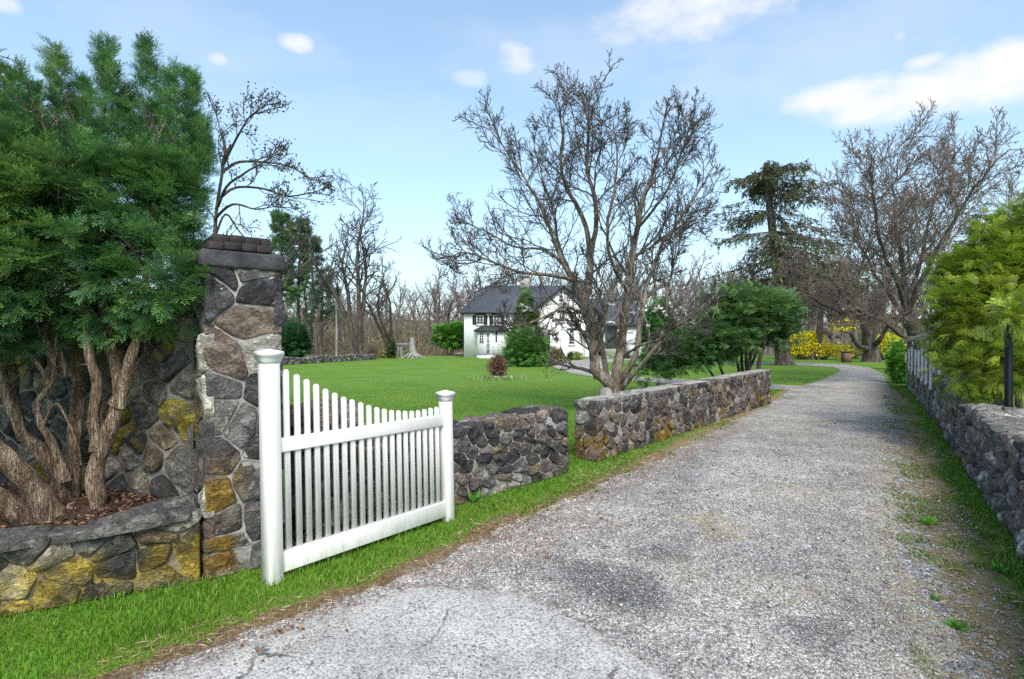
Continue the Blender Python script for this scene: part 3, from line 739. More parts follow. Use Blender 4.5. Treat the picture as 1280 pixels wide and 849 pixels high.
def rubble_wall(label, A, B, hf, T, pal, seed, cat='wall', course=(.14, .28), length=(.18, .42), gap=.012, bulge=(.02, .05), colfun=None, top='rough', mortar='mortar', ends=(True, False), name='stone_wall', stone='stone', back=False, K=20, noisy_top=.03, endcol=None, jit=.3, rnd=1.0):
    A = np.asarray(A, float)[:2]; B = np.asarray(B, float)[:2]; L = np.linalg.norm(B - A); d = (B - A) / L
    nrm = np.array([d[1], -d[0]])                                   # to the right of A->B
    rt = root(name, label, cat, (A[0], A[1], 0))
    H = max(hf(u) for u in np.linspace(0, L, 20))
    hv = np.vectorize(hf)
    def mk(O, dd, nn, h_of_u):
        def fm(u, v, n):
            z = v / H * h_of_u(u)
            return np.stack([O[0] + dd[0] * u + nn[0] * n, O[1] + dd[1] * u + nn[1] * n, z], -1)
        return fm
    P = [stone_face(L, H, mk(A, d, nrm, lambda u: hv(np.clip(u, 0, L))), pal, seed, course, length, gap, bulge, K, jit=jit, colfun=colfun, rnd=rnd)]
    kw = dict(course=course, length=(min(length[0], T * .45), min(length[1], T * .9)), gap=gap, bulge=bulge, K=K, jit=jit, rnd=rnd, colfun=endcol or colfun)
    if ends[0]: P.append(stone_face(T, H, mk(A - nrm * T, nrm, -d, lambda u: hf(0) + u * 0), pal, seed + 1, **kw))
    if ends[1]: P.append(stone_face(T, H, mk(B, -nrm, d, lambda u: hf(L) + u * 0), pal, seed + 2, **kw))
    if back: P.append(stone_face(L, H, mk(B - nrm * T, -d, -nrm, lambda u: hv(np.clip(L - u, 0, L))), pal, seed + 3, course, length, gap, bulge, K))
    if top == 'rough':
        def ft(u, v, n):
            return np.stack([A[0] + d[0] * u - nrm[0] * v, A[1] + d[1] * u - nrm[1] * v, hv(np.clip(u, 0, L)) + n - .012], -1)
        P.append(stone_face(L, T, ft, pal, seed + 4, (T * .3, T * .55), (.22, .5), gap, (.015, .05), K, tilt=.1))
    V, Fs, C = merge(P)
    build('stonework', V, Fs, M[stone], rt, cols=C, smooth=True)
    V, Fs = core_box(A, d, nrm, L, T, hf, nu=max(12, int(L / .15)), seed=seed, inset=.004)
    build('mortar_bed', V, Fs, M[mortar], rt, smooth=False)
    return rt, A, d, nrm, L
def slab(name, mat, parent, A, d, nrm, L, n0, n1, z0f, th, seed, over=0.0, nu=40, amp=.012, nn=8):
    """coping slab on top of a wall with an uneven skin"""
    us = np.linspace(-over, L + over, nu); V = []
    prof = [(n0, 0), (n0, th * .8), (n0 + (n1 - n0) * .03, th)] + [(n0 + (n1 - n0) * k / nn, th * 1.02) for k in range(1, nn)] + [(n1 - (n1 - n0) * .03, th), (n1, th * .8), (n1, 0)]
    for u in us:
        z = z0f(min(max(u, 0), L))
        for n, dz in prof: V.append([A[0] + d[0] * u + nrm[0] * n, A[1] + d[1] * u + nrm[1] * n, z + dz])
    V = np.array(V); k = len(prof); V += amp * np.stack([fbm(V, 5, 4, seed + s) for s in range(3)], 1)
    idx = np.arange(nu * k).reshape(nu, k); a, b = idx[:-1], idx[1:]
    q = np.stack([a[:, :-1], a[:, 1:], b[:, 1:], b[:, :-1]], -1).reshape(-1, 4)
    cl = np.stack([a[:, -1], a[:, 0], b[:, 0], b[:, -1]], -1)
    return build(name, V, [q, cl, list(idx[0]), list(idx[-1][::-1])], mat, parent, smooth=True)
# ------------------------------------------------------------------ left pier, walls
def n2(v): v = np.asarray(v, float); return v / np.linalg.norm(v)
PA_, PB_ = np.array([-2.10, 3.73]), np.array([-1.715, 4.033]); PT = .50; PH = 2.165
rt, A, d, nrm, L = rubble_wall('tall mortared stone pier with dark capstone beside the white picket gate', PA_, PB_, lambda u: PH, PT, PAL_PIER, 11, 'gate pier',
    course=(.12, .29), length=(.14, .44), gap=.007, bulge=(.014, .045), ends=(True, True), back=True, top=None, name='stone_pier', K=36, rnd=.45, jit=.40,
    colfun=ochre_low(.75, 1.15, 3), endcol=ochre_low(.7, 1.6, 8))
d3, n3 = np.array([*d, 0]), np.array([*nrm, 0]); O = np.array([*A, 0])
mb = MB(); mb.frame(O, d3, Z_, n3, -.035, L + .03, PH - .01, PH + .105, -(PT + .03), .03, bev=.010)
mb.build('capstone', M['coping_dark'], rt)
mb = MB(); R_ = random.Random(4)
for row, (ins, zz) in enumerate(((.02, PH + .117), (.055, PH + .175))):
    a = ins
    while a < L - ins - .04:
        w = min(.105 + R_.uniform(-.01, .012), L - ins - a)
        for c1 in (-ins - .001, -ins - .105 * 2.2):
            mb.frame(O + Z_ * R_.uniform(0, .004), d3, Z_, n3, a, a + w - .004, zz, zz + .054, c1 - .2 + R_.uniform(-.004, .004), c1 + R_.uniform(-.003, .003), bev=.003)
        a += w
mb.build('brick_course', M['old_brick'], rt)

# wall continuing behind the gate (mostly seen between the pickets) and stepping up towards the pier
W1A, W1B = np.array([-1.58, 4.32]), G(709, 590.5)[:2]
L1 = np.linalg.norm(W1B - W1A)
def h1(u):
    s = u / L1
    step = .30 * (1 - sstep(np.array(u), .40, .44))
    return float(.80 + step + .03 * math.sin(u * 3.1) - .045 * sstep(np.array(s), .45, .75) + .075 * sstep(np.array(s), .72, .95) - .05 * sstep(np.array(s), .96, 1.0))
rubble_wall('short low fieldstone wall with a rough rounded top between the white gate and the lawn gap', W1A, W1B, h1, .42, PAL_DARK, 21, 'stone wall',
    course=(.11, .22), length=(.12, .28), gap=.008, bulge=(.02, .06), jit=.48, rnd=.7, ends=(True, True), colfun=ochre_low(.6, .28, 5), K=26, mortar='mortar', noisy_top=.05)

# long wall with the pale flat coping
W2A, W2B = G(746, 577.2)[:2], G(963, 505)[:2]
L2 = np.linalg.norm(W2B - W2A)
h2 = lambda u: .815 + .055 * u / L2
rt, A, d, nrm, L = rubble_wall('long dark fieldstone wall with flat pale coping running along the gravel drive under the bare tree', W2A, W2B, h2, .34, PAL_DARK, 31, 'stone wall',
    course=(.11, .24), length=(.12, .30), gap=.008, bulge=(.018, .05), jit=.47, rnd=.7, ends=(True, True), top=None, colfun=ochre_low(.8, .5, 9), K=20)
cop = slab('coping', M['coping'], rt, A, d, nrm, L, -.006, -.335, lambda u: h2(u) - .020, .026, 5, over=-.004, nu=120, amp=.02)
def ft2(u, v, n): return np.stack([A[0] + d[0] * u - nrm[0] * (v - .01), A[1] + d[1] * u - nrm[1] * (v - .01), h2(np.clip(u, 0, L)) + n - .006 + .012 * vnoise(np.stack([u, v], 1), 2.5, 4)], -1)
V, Fs, C = stone_face(L, .355, ft2, palette([(3, (.30, .285, .255)), (3, (.24, .225, .20)), (2, (.37, .35, .31)), (1, (.17, .15, .14))], .15), 37, (.10, .24), (.22, .6), .004, (.008, .022), 22, tilt=.05)
build('cap_stones', V, Fs, M['stone_far'], rt, cols=C, smooth=True)

# right-hand walls: near rough one, and the taller one with the white pointing
RA, RB = G(1183, 545)[:2], G(1280, 690)[:2]
rd = n2(RB - RA); RB2 = RB + rd * 3.2
LR = np.linalg.norm(RB2 - RA)
hr = lambda u: float(.74 + .10 * min(u / 6.2, 1) + .035 * math.sin(u * 2.3) + .02 * math.sin(u * 7.1))
rt, A, d, nrm, L = rubble_wall('low rugged fieldstone wall with flat slab top at the right side of the drive, nearest the camera', RA, RB2, hr, .55, PAL_R, 41, 'stone wall',
    course=(.12, .26), length=(.14, .40), gap=.012, bulge=(.025, .07), jit=.48, rnd=.7, mortar='mortar_pale', ends=(False, True), top=None, K=24)
R5 = np.random.RandomState(3)
P = []
def ftop(u, v, n): return np.stack([A[0] + d[0] * u - nrm[0] * (v - .02), A[1] + d[1] * u - nrm[1] * (v - .02), np.vectorize(hr)(np.clip(u, 0, L)) + n - .01], -1)
V, Fs, C = stone_face(L, .6, ftop, palette([(3, (.30, .28, .245)), (2, (.22, .205, .185)), (1, (.40, .375, .33))], .15), 43, (.24, .34), (.35, .8), .006, (.02, .045), 28, tilt=.03)
build('top_slab', V, Fs, M['stone_far'], rt, cols=C, smooth=True)
RC = G(1134.5, 483)[:2]
RA_h = RA + n2(RC - RA) * .02
LH = np.linalg.norm(RA_h - RC)
hh = lambda u: 1.56 + .20 * u / LH
rt, A, d, nrm, L = rubble_wall('tall section of dark stone wall streaked with white pointing under a sloping pale coping', RC, RA_h, hh, .5, PAL_R, 51, 'stone wall',
    course=(.12, .26), length=(.22, .55), gap=.013, bulge=(.02, .045), jit=.42, mortar='mortar_pale', ends=(True, True), top=None, K=18)
slab('coping', M['coping'], rt, A, d, nrm, L, .10, -.60, lambda u: hh(u) - .015, .10, 15, over=.10, nu=50, amp=.02)
# white pointing: seven long runs with a foot, and loose dabs
def on_high(px, py):
    """point of the tall wall's face seen at photo px,py -> (u, z)"""
    k = (px - CX) / F; u = (A[0] - k * A[1]) / (k * d[1] - d[0]); Zd = A[1] + d[1] * u
    return u, EYE + (CY - py) / F * Zd
O = np.array([*A, 0]); d3, n3 = np.array([*d, 0]), np.array([*nrm, 0])
def dab(pts, w, name='mortar_streak'):
    us = smoothpath([(p[0], 0, p[1]) for p in pts], 5); mb = MB(); rings = []
    Rr = np.random.RandomState(int(abs(pts[0][0] * 977)) % 9999)
    for i, p in enumerate(us):
        t = us[min(i + 1, len(us) - 1)] - us[max(i - 1, 0)]; t = t / (np.linalg.norm(t) + 1e-9); s = np.array([t[2], 0, -t[0]])
        ww = w * (1 + .35 * Rr.uniform(-1, 1)) * (.6 if i in (0, len(us) - 1) else 1)
        rings.append([O + d3 * (p[0] + s[0] * a) + Z_ * (p[2] + s[2] * a) + n3 * b for a, b in ((-ww, .015), (-ww * .6, .072), (ww * .6, .072), (ww, .015))])
    mb.rings(rings); mb.build(name, M['mortar_white'], rt, smooth=False)
for xt, yt, yb in ((1139.0, 435, 462), (1142.6, 434, 465), (1147.2, 437, 468), (1151.4, 438, 471), (1156.2, 436, 475.5), (1161.2, 437, 480), (1167.2, 439, 486)):
    ut, zt = on_high(xt, yt); ub, zb = on_high(xt - .1, yb)
    dab([(ut, zt), ((ut + ub) / 2 + .02, (zt + zb) / 2), (ub, zb + .08), (ub - .05, zb), (ub - .16, zb + .005)], .045)
for px, py, h_, w_ in ((1144, 429, 5, .10), (1164, 430, 6, .09), (1134.6, 447.5, 13, .09), (1176, 434, 8, .06), (1179, 462, 14, .05), (1171, 460, 12, .04), (1187, 470, 14, .05)):
    if px > 1182: continue
    u, z0 = on_high(px, py - h_ / 2); _, z1 = on_high(px, py + h_ / 2)
    u = max(u, .08); dab([(u, z0), (u + .01, (z0 + z1) / 2), (u, z1)], w_, 'mortar_patch')

# planting bed: front retaining wall, back wall, soil
BA, BB = np.array([-5.1, 2.14]), PA_ + np.array([-.035, -.02])
LB = np.linalg.norm(BB - BA)
hb = lambda u: float(.36 + .12 * (u / LB) + .012 * math.sin(u * 4))
def bedcol(cc, uv, R):
    m = np.clip(sstep(fbm(uv * [1, .8], 3.0, 4, 17), -.32, .10) * sstep(.37 - uv[:, 1], -.02, .10), 0, 1) * (.40 + .60 * sstep(fbm(uv, 9, 3, 18), -.3, .15)) * (1 if R.rand() < .85 else .4)
    y = (OCHRE * .55 + LEMON * .6) * (.6 + .7 * R.rand())
    return cc * (1 - .85 * m[:, None]) + y[None] * (.85 * m[:, None])
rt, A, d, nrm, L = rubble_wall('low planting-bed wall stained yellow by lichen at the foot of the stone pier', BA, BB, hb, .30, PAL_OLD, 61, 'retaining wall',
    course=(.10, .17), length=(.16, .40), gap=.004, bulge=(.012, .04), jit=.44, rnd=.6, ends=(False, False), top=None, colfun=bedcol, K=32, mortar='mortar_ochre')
def fbt(u, v, n): return np.stack([A[0] + d[0] * u - nrm[0] * (v - .055), A[1] + d[1] * u - nrm[1] * (v - .055), np.vectorize(hb)(np.clip(u, 0, L)) + n + .008 - .03 * sstep(v, 0.2, .34)], -1)
V, Fs, C = stone_face(L, .34, fbt, palette([(3, (.15, .145, .135)), (2, (.22, .205, .18)), (2, (.105, .10, .092))], .2), 63, (.30, .36), (.4, .95), .005, (.03, .06), 34, tilt=.05)
build('coping_stones', V, Fs, M['stone'], rt, cols=C, smooth=True)
KA, KB = np.array([-5.6, 5.15]), np.array([-2.30, 3.93])
def backcol(cc, uv, R):
    if R.rand() < .20:
        m = sstep(fbm(uv, 5, 3, 27), -.25, .2)[:, None] * .85; return cc * (1 - m) + (LEMON * (.6 + .6 * R.rand()))[None] * m
    return cc
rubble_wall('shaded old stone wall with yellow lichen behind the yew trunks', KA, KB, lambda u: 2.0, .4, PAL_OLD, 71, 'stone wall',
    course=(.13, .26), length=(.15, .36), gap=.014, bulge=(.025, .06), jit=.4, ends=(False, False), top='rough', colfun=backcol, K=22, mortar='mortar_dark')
def soil_z(x, y):
    P = np.stack([x, y], 1); return .395 + .10 * np.exp(-(((x + 3.1) / .8) ** 2 + ((y - 4.0) / .5) ** 2)) + .03 * fbm(P, 4, 4, 5) + .012 * vnoise(P, 30, 2)
nu, nv = 150, 60; uu, vv = np.meshgrid(np.linspace(0, 1, nu), np.linspace(0, 1, nv), indexing='ij')
f0 = BA[None, None] + (BB - BA)[None, None] * uu[..., None] + np.array([-nrm[0], -nrm[1]]) * .15
f1 = KA[None, None] + (KB - KA)[None, None] * uu[..., None]
Pm = (f0 * (1 - vv[..., None]) + f1 * vv[..., None]).reshape(-1, 2)
ii = np.arange(nu * nv).reshape(nu, nv); q = np.stack([ii[:-1, :-1], ii[1:, :-1], ii[1:, 1:], ii[:-1, 1:]], -1).reshape(-1, 4)
tag(build('soil', np.column_stack([Pm, soil_z(Pm[:, 0], Pm[:, 1])]), [q], M['soil'], smooth=True), 'dark mulched soil of the raised bed under the yew', kind='structure')
R = np.random.RandomState(5); n = 5200
uvr = R.rand(n, 2); k = (f0.reshape(nu, nv, 2)[(uvr[:, 0] * (nu - 1)).astype(int), 0] * (1 - uvr[:, 1:]) + f1[(uvr[:, 0] * (nu - 1)).astype(int), 0] * uvr[:, 1:])
k = k + R.normal(0, .012, k.shape); c = np.column_stack([k, soil_z(k[:, 0], k[:, 1]) + .006])
ax = rand_unit(R, n); ax[:, 2] *= .25
V, Fs = leaves(c, ax, R.uniform(.02, .06, n), R.uniform(.008, .024, n), R)
pc = np.array([(.11, .045, .028), (.20, .11, .065), (.05, .028, .02), (.30, .20, .13), (.08, .03, .025)])[R.randint(0, 5, n)] * R.uniform(.6, 1.3, (n, 1))
tag(build('mulch', V, Fs, M['litter'], cols=np.repeat(pc, 4, 0)), 'dark brown mulch and dead needles on the raised bed', 'mulch', kind='stuff')

# ------------------------------------------------------------------ picket gate
GL, GR = G(341, 727)[:2], G(559.5, 650)[:2]
gd = n2(GR - GL); gn = np.array([gd[1], -gd[0]]); LG = np.linalg.norm(GR - GL)
gate = root('picket_gate', 'white picket gate with a sagging curved top standing open beside the stone pier', 'gate', (*GL, 0))
O = np.array([*GL, 0.]); d3, n3 = np.array([*gd, 0]), np.array([*gn, 0])
LEAN = .018
def lean(V):
    V = np.asarray(V, float); V[:, 0] -= V[:, 2] * LEAN; return V
def post(u, w, h, capw):
    mb = MB(); mb.frame(O, d3, Z_, n3, u - w / 2, u + w / 2, -.05, h - .06, -w / 2, w / 2, bev=.006)
    p = build('post', lean(np.concatenate(mb.v)), mb.f, M['gate'], gate)
    def sq(hw, z): return [O + d3 * (u + a * hw) + n3 * b * hw + Z_ * z for a, b in ((-1, -1), (1, -1), (1, 1), (-1, 1))]
    mb = MB(); w2, c2 = w / 2, capw / 2
    mb.rings([sq(w2 + .003, h - .085), sq(w2 + .004, h - .072), sq(w2 + .009, h - .060), sq(c2 - .008, h - .042), sq(c2 - .002, h - .034), sq(c2, h - .030), sq(c2, h - .010), sq(c2 - .004, h - .006), sq(.01, h + .012)])
    build('post_cap', lean(np.concatenate(mb.v)), mb.f, M['gate'], p)
post(0, .106, 1.575, .146)
post(LG, .094, 1.175, .130)
for z0, z1 in ((.045, .185), (.872, .968)):
    mb = MB(); mb.frame(O, d3, Z_, n3, .062, LG - .046, z0, z1, -.028, .028, bev=.004)
    build('rail', lean(np.concatenate(mb.v)), mb.f, M['gate'], gate)
PK = [(359.6, 461.5), (373, 468), (385.3, 474), (397, 480), (408.6, 486), (420, 491), (431, 496), (441.4, 499.5), (452, 503), (462, 506.5), (472, 509), (481.2, 511), (490.2, 512.5), (498.8, 513.2), (507, 513.6), (515.2, 513.6), (523.2, 513), (531, 511.6), (538.7, 510), (546, 508.6)]
for px, py in PK:
    k = (px + 2.0 - CX) / F; u = (GL[0] - k * GL[1]) / (k * gd[1] - gd[0]); Zd = GL[1] + gd[1] * u
    zt = EYE + (CY - py) / F * Zd; w = .021; rings = []
    out = [(-w, .10), (w, .10)] + [(w * math.cos(a), zt - w + w * math.sin(a)) for a in np.linspace(0, math.pi, 9)]
    mb = MB(); rings = [[O + d3 * (u + a * k_) + Z_ * b + n3 * c for a, b in out] for c, k_ in ((-.011, .88), (-.0085, 1), (.0085, 1), (.011, .88))]
    mb.rings(rings); build('picket', lean(np.concatenate(mb.v)), mb.f, M['gate'], gate)

# ------------------------------------------------------------------ yew
yew = root('yew_tree', 'big dark green yew with twisted reddish trunks in the raised bed against the stone pier', 'tree', (-3.1, 3.95, .42))
YP = [([(118, 650, 3.80), (121, 628, 3.80), (120, 590, 3.80), (128, 560, 3.80), (137, 540, 3.80), (146, 510, 3.82), (150, 487, 3.85), (146, 460, 3.87), (138, 430, 3.9), (130, 395, 3.95), (120, 340, 4.0), (120, 240, 4.05)], .058, .03),
      ([(147, 505, 3.82), (157, 480, 3.80), (165, 452, 3.78), (172, 420, 3.80), (174, 385, 3.82), (185, 330, 3.9), (195, 230, 4.0)], .040, .018),
      ([(124, 560, 3.80), (118, 520, 3.78), (119, 480, 3.78), (112, 440, 3.76), (105, 400, 3.76), (95, 340, 3.8), (80, 220, 3.9)], .040, .018),
      ([(88, 640, 4.0), (90, 600, 4.02), (94, 550, 4.05), (96, 500, 4.1), (98, 450, 4.12), (102, 390, 4.15), (110, 280, 4.15), (130, 150, 4.15)], .062, .022),
      ([(84, 635, 3.95), (72, 600, 3.9), (50, 562, 3.85), (30, 545, 3.82), (18, 520, 3.8), (6, 480, 3.78), (-5, 430, 3.78), (-10, 350, 3.8)], .055, .02),
      ([(82, 600, 3.9), (66, 560, 3.84), (52, 530, 3.8), (48, 508, 3.78), (60, 488, 3.77), (68, 470, 3.77), (64, 450, 3.77), (54, 415, 3.77)], .030, .012),
      ([(62, 480, 3.77), (45, 455, 3.74), (30, 438, 3.72), (20, 410, 3.7)], .014, .007),
      ([(66, 655, 3.72), (45, 615, 3.62), (15, 580, 3.5), (-25, 545, 3.4), (-70, 480, 3.35), (-90, 380, 3.4)], .085, .045),
      ([(44, 668, 3.66), (20, 640, 3.55), (-10, 615, 3.45), (-50, 585, 3.35), (-100, 520, 3.3)], .075, .045),
      ([(84, 470, 3.9), (72, 440, 3.84), (62, 410, 3.8), (50, 360, 3.8)], .030, .014),
      ([(55, 530, 3.8), (70, 505, 3.76), (80, 520, 3.76), (98, 560, 3.78), (103, 580, 3.8)], .010, .007),
      ([(12, 500, 3.9), (16, 470, 3.95), (8, 430, 4.0), (0, 380, 4.0)], .04, .02),
      ([(110, 600, 4.1), (128, 540, 4.2), (130, 480, 4.25), (125, 400, 4.25)], .03, .018)]
tb = []; RR = random.Random(2)
for pts, r0, r1 in YP:
    wp = smoothpath([W(*p) for p in pts], 5); n = len(wp)
    wp = wp + .012 * np.stack([vnoise(wp, 7, s) for s in (1, 2, 3)], 1)
    rad = np.linspace(r0 ** .7, r1 ** .7, n) ** (1 / .7) * (1 + .16 * vnoise(wp, 9, 9))
    rad[0] *= 1.5; rad[1] *= 1.25
    tb.append(([tuple(p) for p in wp], r0, rad))
V, Fs = tubes(tb, 8, 12, 16, .008, .03)
V = V + .008 * np.stack([fbm(V * [1, 1, .35], 24, 3, s) for s in (1, 2, 3)], 1)
VT, FT_ = V, Fs
# small dead shoots on the stems
sh = []
for pts, r0, r1 in tb[:6]:
    for _ in range(9):
        p = pts[RR.randrange(3, len(pts) - 4)]; a = RR.uniform(0, 6.28); l = RR.uniform(.04, .16)
        q_ = (p[0] + math.cos(a) * l, p[1] + math.sin(a) * l * .8, p[2] + RR.uniform(-.2, .9) * l)
        sh.append(([p, ((p[0] + q_[0]) / 2, (p[1] + q_[1]) / 2, (p[2] + q_[2]) / 2 + .01), q_], .004, .0015))

def spray_template(nn=17, side=.34, ang=1.0, width=.034, droop=0.0, forks=(), flat=.25, seed=1):
    """a needled shoot of unit length along +x: needles (tris) + stem.  returns verts, faces, tip weight per vert"""
    R = np.random.RandomState(seed); V = []; Fs = []; Wt = []
    def shoot(o, a0, ln, s0):
        ca, sa = math.cos(a0), math.sin(a0)
        for i in range(nn):
            t = (i + .5) / nn
            for sgn in (-1, 1):
                l = side * s0 * (1 - .45 * t) * R.uniform(.8, 1.2); an = ang * (1 - .45 * t) * R.uniform(.85, 1.15)
                px, py = o[0] + ca * ln * t, o[1] + sa * ln * t
                dx, dy = math.cos(a0 + sgn * an), math.sin(a0 + sgn * an); w = width * .5
                z = R.uniform(-flat, flat) * l + .1 * l; zz = -droop * t * t * ln
                b = len(V)
                V.extend([(px - dy * w, py + dx * w, zz), (px + dx * l * .55 + dy * w * .9, py + dy * l * .55 - dx * w * .9, zz + z * .6), (px + dx * l, py + dy * l, zz + z)])
                Fs.append((b, b + 1, b + 2)); Wt.extend([t * .75, t * .75 + .1, t * .75 + .25])
    shoot((0, 0), 0, 1.0, 1.0)
    for at, a0, ln in forks: shoot((at, 0), a0, ln, .8)
    return np.array(V), [np.array(Fs)], np.array(Wt)
YT, YF, YW = spray_template(9, .34, 1.0, .058, .06, ((.30, .75, .55), (.45, -.75, .5)), .3)
R = np.random.RandomState(11)
def pxb(px, py, Z, rx, ry, rz): c = W(px, py, Z); return (c[0], c[1], c[2], rx, ry, rz)
YB = [pxb(150, 335, 3.95, .62, .60, .50), pxb(35, 330, 3.75, .66, .60, .55), pxb(55, 255, 4.0, .8, .62, .50), pxb(165, 275, 4.05, .60, .58, .48), pxb(205, 345, 3.82, .30, .42, .36), pxb(-90, 300, 3.6, .7, .7, .9), pxb(115, 245, 4.15, .75, .5, .38), pxb(20, 235, 4.1, .6, .5, .46), pxb(228, 240, 4.15, .25, .35, .36)]
ncl = 3300; p, o, dep = in_blobs(R, ncl, YB, .42, 4, .55, 2.4); kk = (fbm(p, 2.1, 3, 77) > -.20) | (dep > .25); p, o = p[kk], o[kk]; ncl = len(p)
per = 5; p = np.repeat(p, per, 0) + R.normal(0, .012, (ncl * per, 3)); o = np.repeat(o, per, 0); n = ncl * per
p += .10 * np.stack([fbm(p, 2.2, 3, s) for s in (31, 32, 33)], 1)
a = unit(o + R.normal(0, .62, (n, 3)) + np.array([0, -.2, .08])); s = R.uniform(.10, .175, n)
# spires
sp, sa, ss = [], [], []
for px, py, pb, Z, wd in ((70, 58, 225, 4.15, .15), (102, 104, 205, 4.25, .11), (133, 56, 225, 4.1, .15), (183, 52, 230, 4.2, .15), (214, 86, 240, 4.1, .11), (237, 90, 250, 4.25, .10), (20, 90, 210, 4.1, .14), (158, 112, 215, 4.3, .10), (252, 150, 265, 4.2, .09), (-10, 80, 200, 4.1, .2), (44, 112, 210, 4.0, .11)):
    T_, B_ = W(px, py, Z), W(px + R.uniform(-6, 10), pb, Z); m = int((pb - py) * 2.6)
    t = R.rand(m) ** .85; c = T_ + (B_ - T_) * t[:, None]; out = rand_unit(R, m); out[:, 2] = np.abs(out[:, 2]) * .3
    rad = wd * (.10 + 1.1 * t ** .9) * R.uniform(.1, 1, m)
    sp.append(c + unit(out) * rad[:, None]); sa.append(unit(out + np.array([0, 0, 1.1]) + R.normal(0, .3, (m, 3)))); ss.append(R.uniform(.06, .13, m))
p = np.vstack([p] + sp); a = np.vstack([a] + sa); s = np.concatenate([s] + ss); n = len(p)
# keep the space in front of the trunks and the pier face clear
px_ = CX + p[:, 0] / p[:, 1] * F; py_ = CY - (p[:, 2] - EYE) / p[:, 1] * F
low = p[:, 2] < 1.60 + .10 * vnoise(p, 3, 7) + .05 * R.normal(size=n)
pier = (p[:, 0] + .62 * (p[:, 1] - 3.73)) > -2.12 + .10 * vnoise(p, 4, 3)
keep = ~low & ~(pier & (p[:, 2] < 2.9))
p, a, s = p[keep], a[keep], s[keep]; n = len(p)
V, Fs = instance_template(YT, YF, p, a, s, R, up=np.array([0, 0, 1.]))
pal = np.array([(.024, .060, .020), (.034, .080, .024), (.048, .105, .028), (.062, .125, .030), (.028, .070, .030)])
new = sstep(fbm(p, 1.9, 3, 51), .0, .30) * R.uniform(.2, 1, n)
c0 = pal[R.randint(0, 5, n)] * R.uniform(.75, 1.25, (n, 1)); c1 = c0 * 1.5 * (1 - new[:, None]) + np.array([.20, .28, .06])[None] * new[:, None]
cc = c0[:, None] * (1 - YW[None, :, None] ** 1.5) + c1[:, None] * YW[None, :, None] ** 1.5
build('crown', V, Fs, M['needle'], yew, cols=cc.reshape(-1, 3))
# inner limbs carrying the foliage
P_y = [dict(n=6, wander=.12, up=.06, kids=7, ang=.8, lr=.6, start=.2, rr=.6, rmin=.006), dict(n=5, wander=.16, up=.05, kids=5, ang=.8, lr=.55, start=.2, rr=.6, rmin=.004), dict(n=4, wander=.2, up=.03, kids=0, ang=.7, lr=.5, start=.2, rmin=.003)]
out = [[], [], []]; RR = random.Random(8)
for pts, r0, r1 in tb[:6]:
    for k in range(3):
        b = pts[-1 - k * 3]; grow(out, b, _norm((RR.uniform(-.6, .6), RR.uniform(-.6, .3), .8)), RR.uniform(.35, .6), .014, 0, P_y, RR)
Vs_, Fs_ = tubes(sh + sum(out, [])); V, Fs, _ = merge([(VT, FT_), (Vs_, Fs_)]); build('trunk', V, Fs, M['yew_bark'], yew, smooth=True)
# ------------------------------------------------------------------ grass, weeds, stones and litter on the ground
def blades(name, P, H, Wd, cols, leanamt=.5, seed=1, mat='grass', label='', cat='grass', curved=True):
    R = np.random.RandomState(seed); n = len(P)
    a = R.uniform(0, 2 * np.pi, n); side = np.stack([np.cos(a), np.sin(a), 0 * a], 1)
    b = a + R.uniform(.8, 2.3, n); ln = R.uniform(.1, 1, n)[:, None] * leanamt * np.stack([np.cos(b), np.sin(b), 0 * b], 1)
    Hc, Wc = H[:, None], Wd[:, None]
    m = P + Z_ * Hc * .55 + ln * Hc * .3; t = P + Z_ * Hc * (1 - .25 * leanamt) + ln * Hc
    if curved:
        V = np.stack([P - side * Wc * .5, P + side * Wc * .5, m + side * Wc * .4, m - side * Wc * .4, t], 1).reshape(-1, 3)
        k = np.arange(n)[:, None] * 5
        Fs = [np.hstack([k, k + 1, k + 2, k + 3]), np.hstack([k + 3, k + 2, k + 4])]
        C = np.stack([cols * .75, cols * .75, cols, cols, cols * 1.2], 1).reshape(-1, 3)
    else:
        V = np.stack([P - side * Wc * .5, P + side * Wc * .5, t], 1).reshape(-1, 3)
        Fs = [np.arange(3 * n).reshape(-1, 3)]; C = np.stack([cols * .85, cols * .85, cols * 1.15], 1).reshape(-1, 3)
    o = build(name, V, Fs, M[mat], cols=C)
    return tag(o, label, cat, kind='stuff')
def gcol(P, R, sat=1.0):
    n = len(P); base = np.array([(.078, .190, .012), (.102, .235, .015), (.140, .285, .022), (.068, .165, .014)])[R.randint(0, 4, n)]
    k = 1 + .30 * fbm(P[:, :2], .8, 3, 61) + .2 * vnoise(P[:, :2], 3.3, 62)
    yl = np.clip(.5 * fbm(P[:, :2], .5, 3, 63) + .1, 0, .4)[:, None]
    return np.clip(base * k[:, None] * R.uniform(.75, 1.25, (n, 1)) * (1 - yl) + np.array([.16, .27, .03]) * yl, .005, .6)
def sample_ground(R, n, y0, y1, t0, t1):
    y = y0 * (y1 / y0) ** R.rand(n); t = R.uniform(t0, t1, n); return np.stack([t * y, y], 1)
def side_of(P, A, B): d = B - A; return (P[:, 0] - A[0]) * d[1] - (P[:, 1] - A[1]) * d[0]   # >0 right of A->B
R = np.random.RandomState(21)
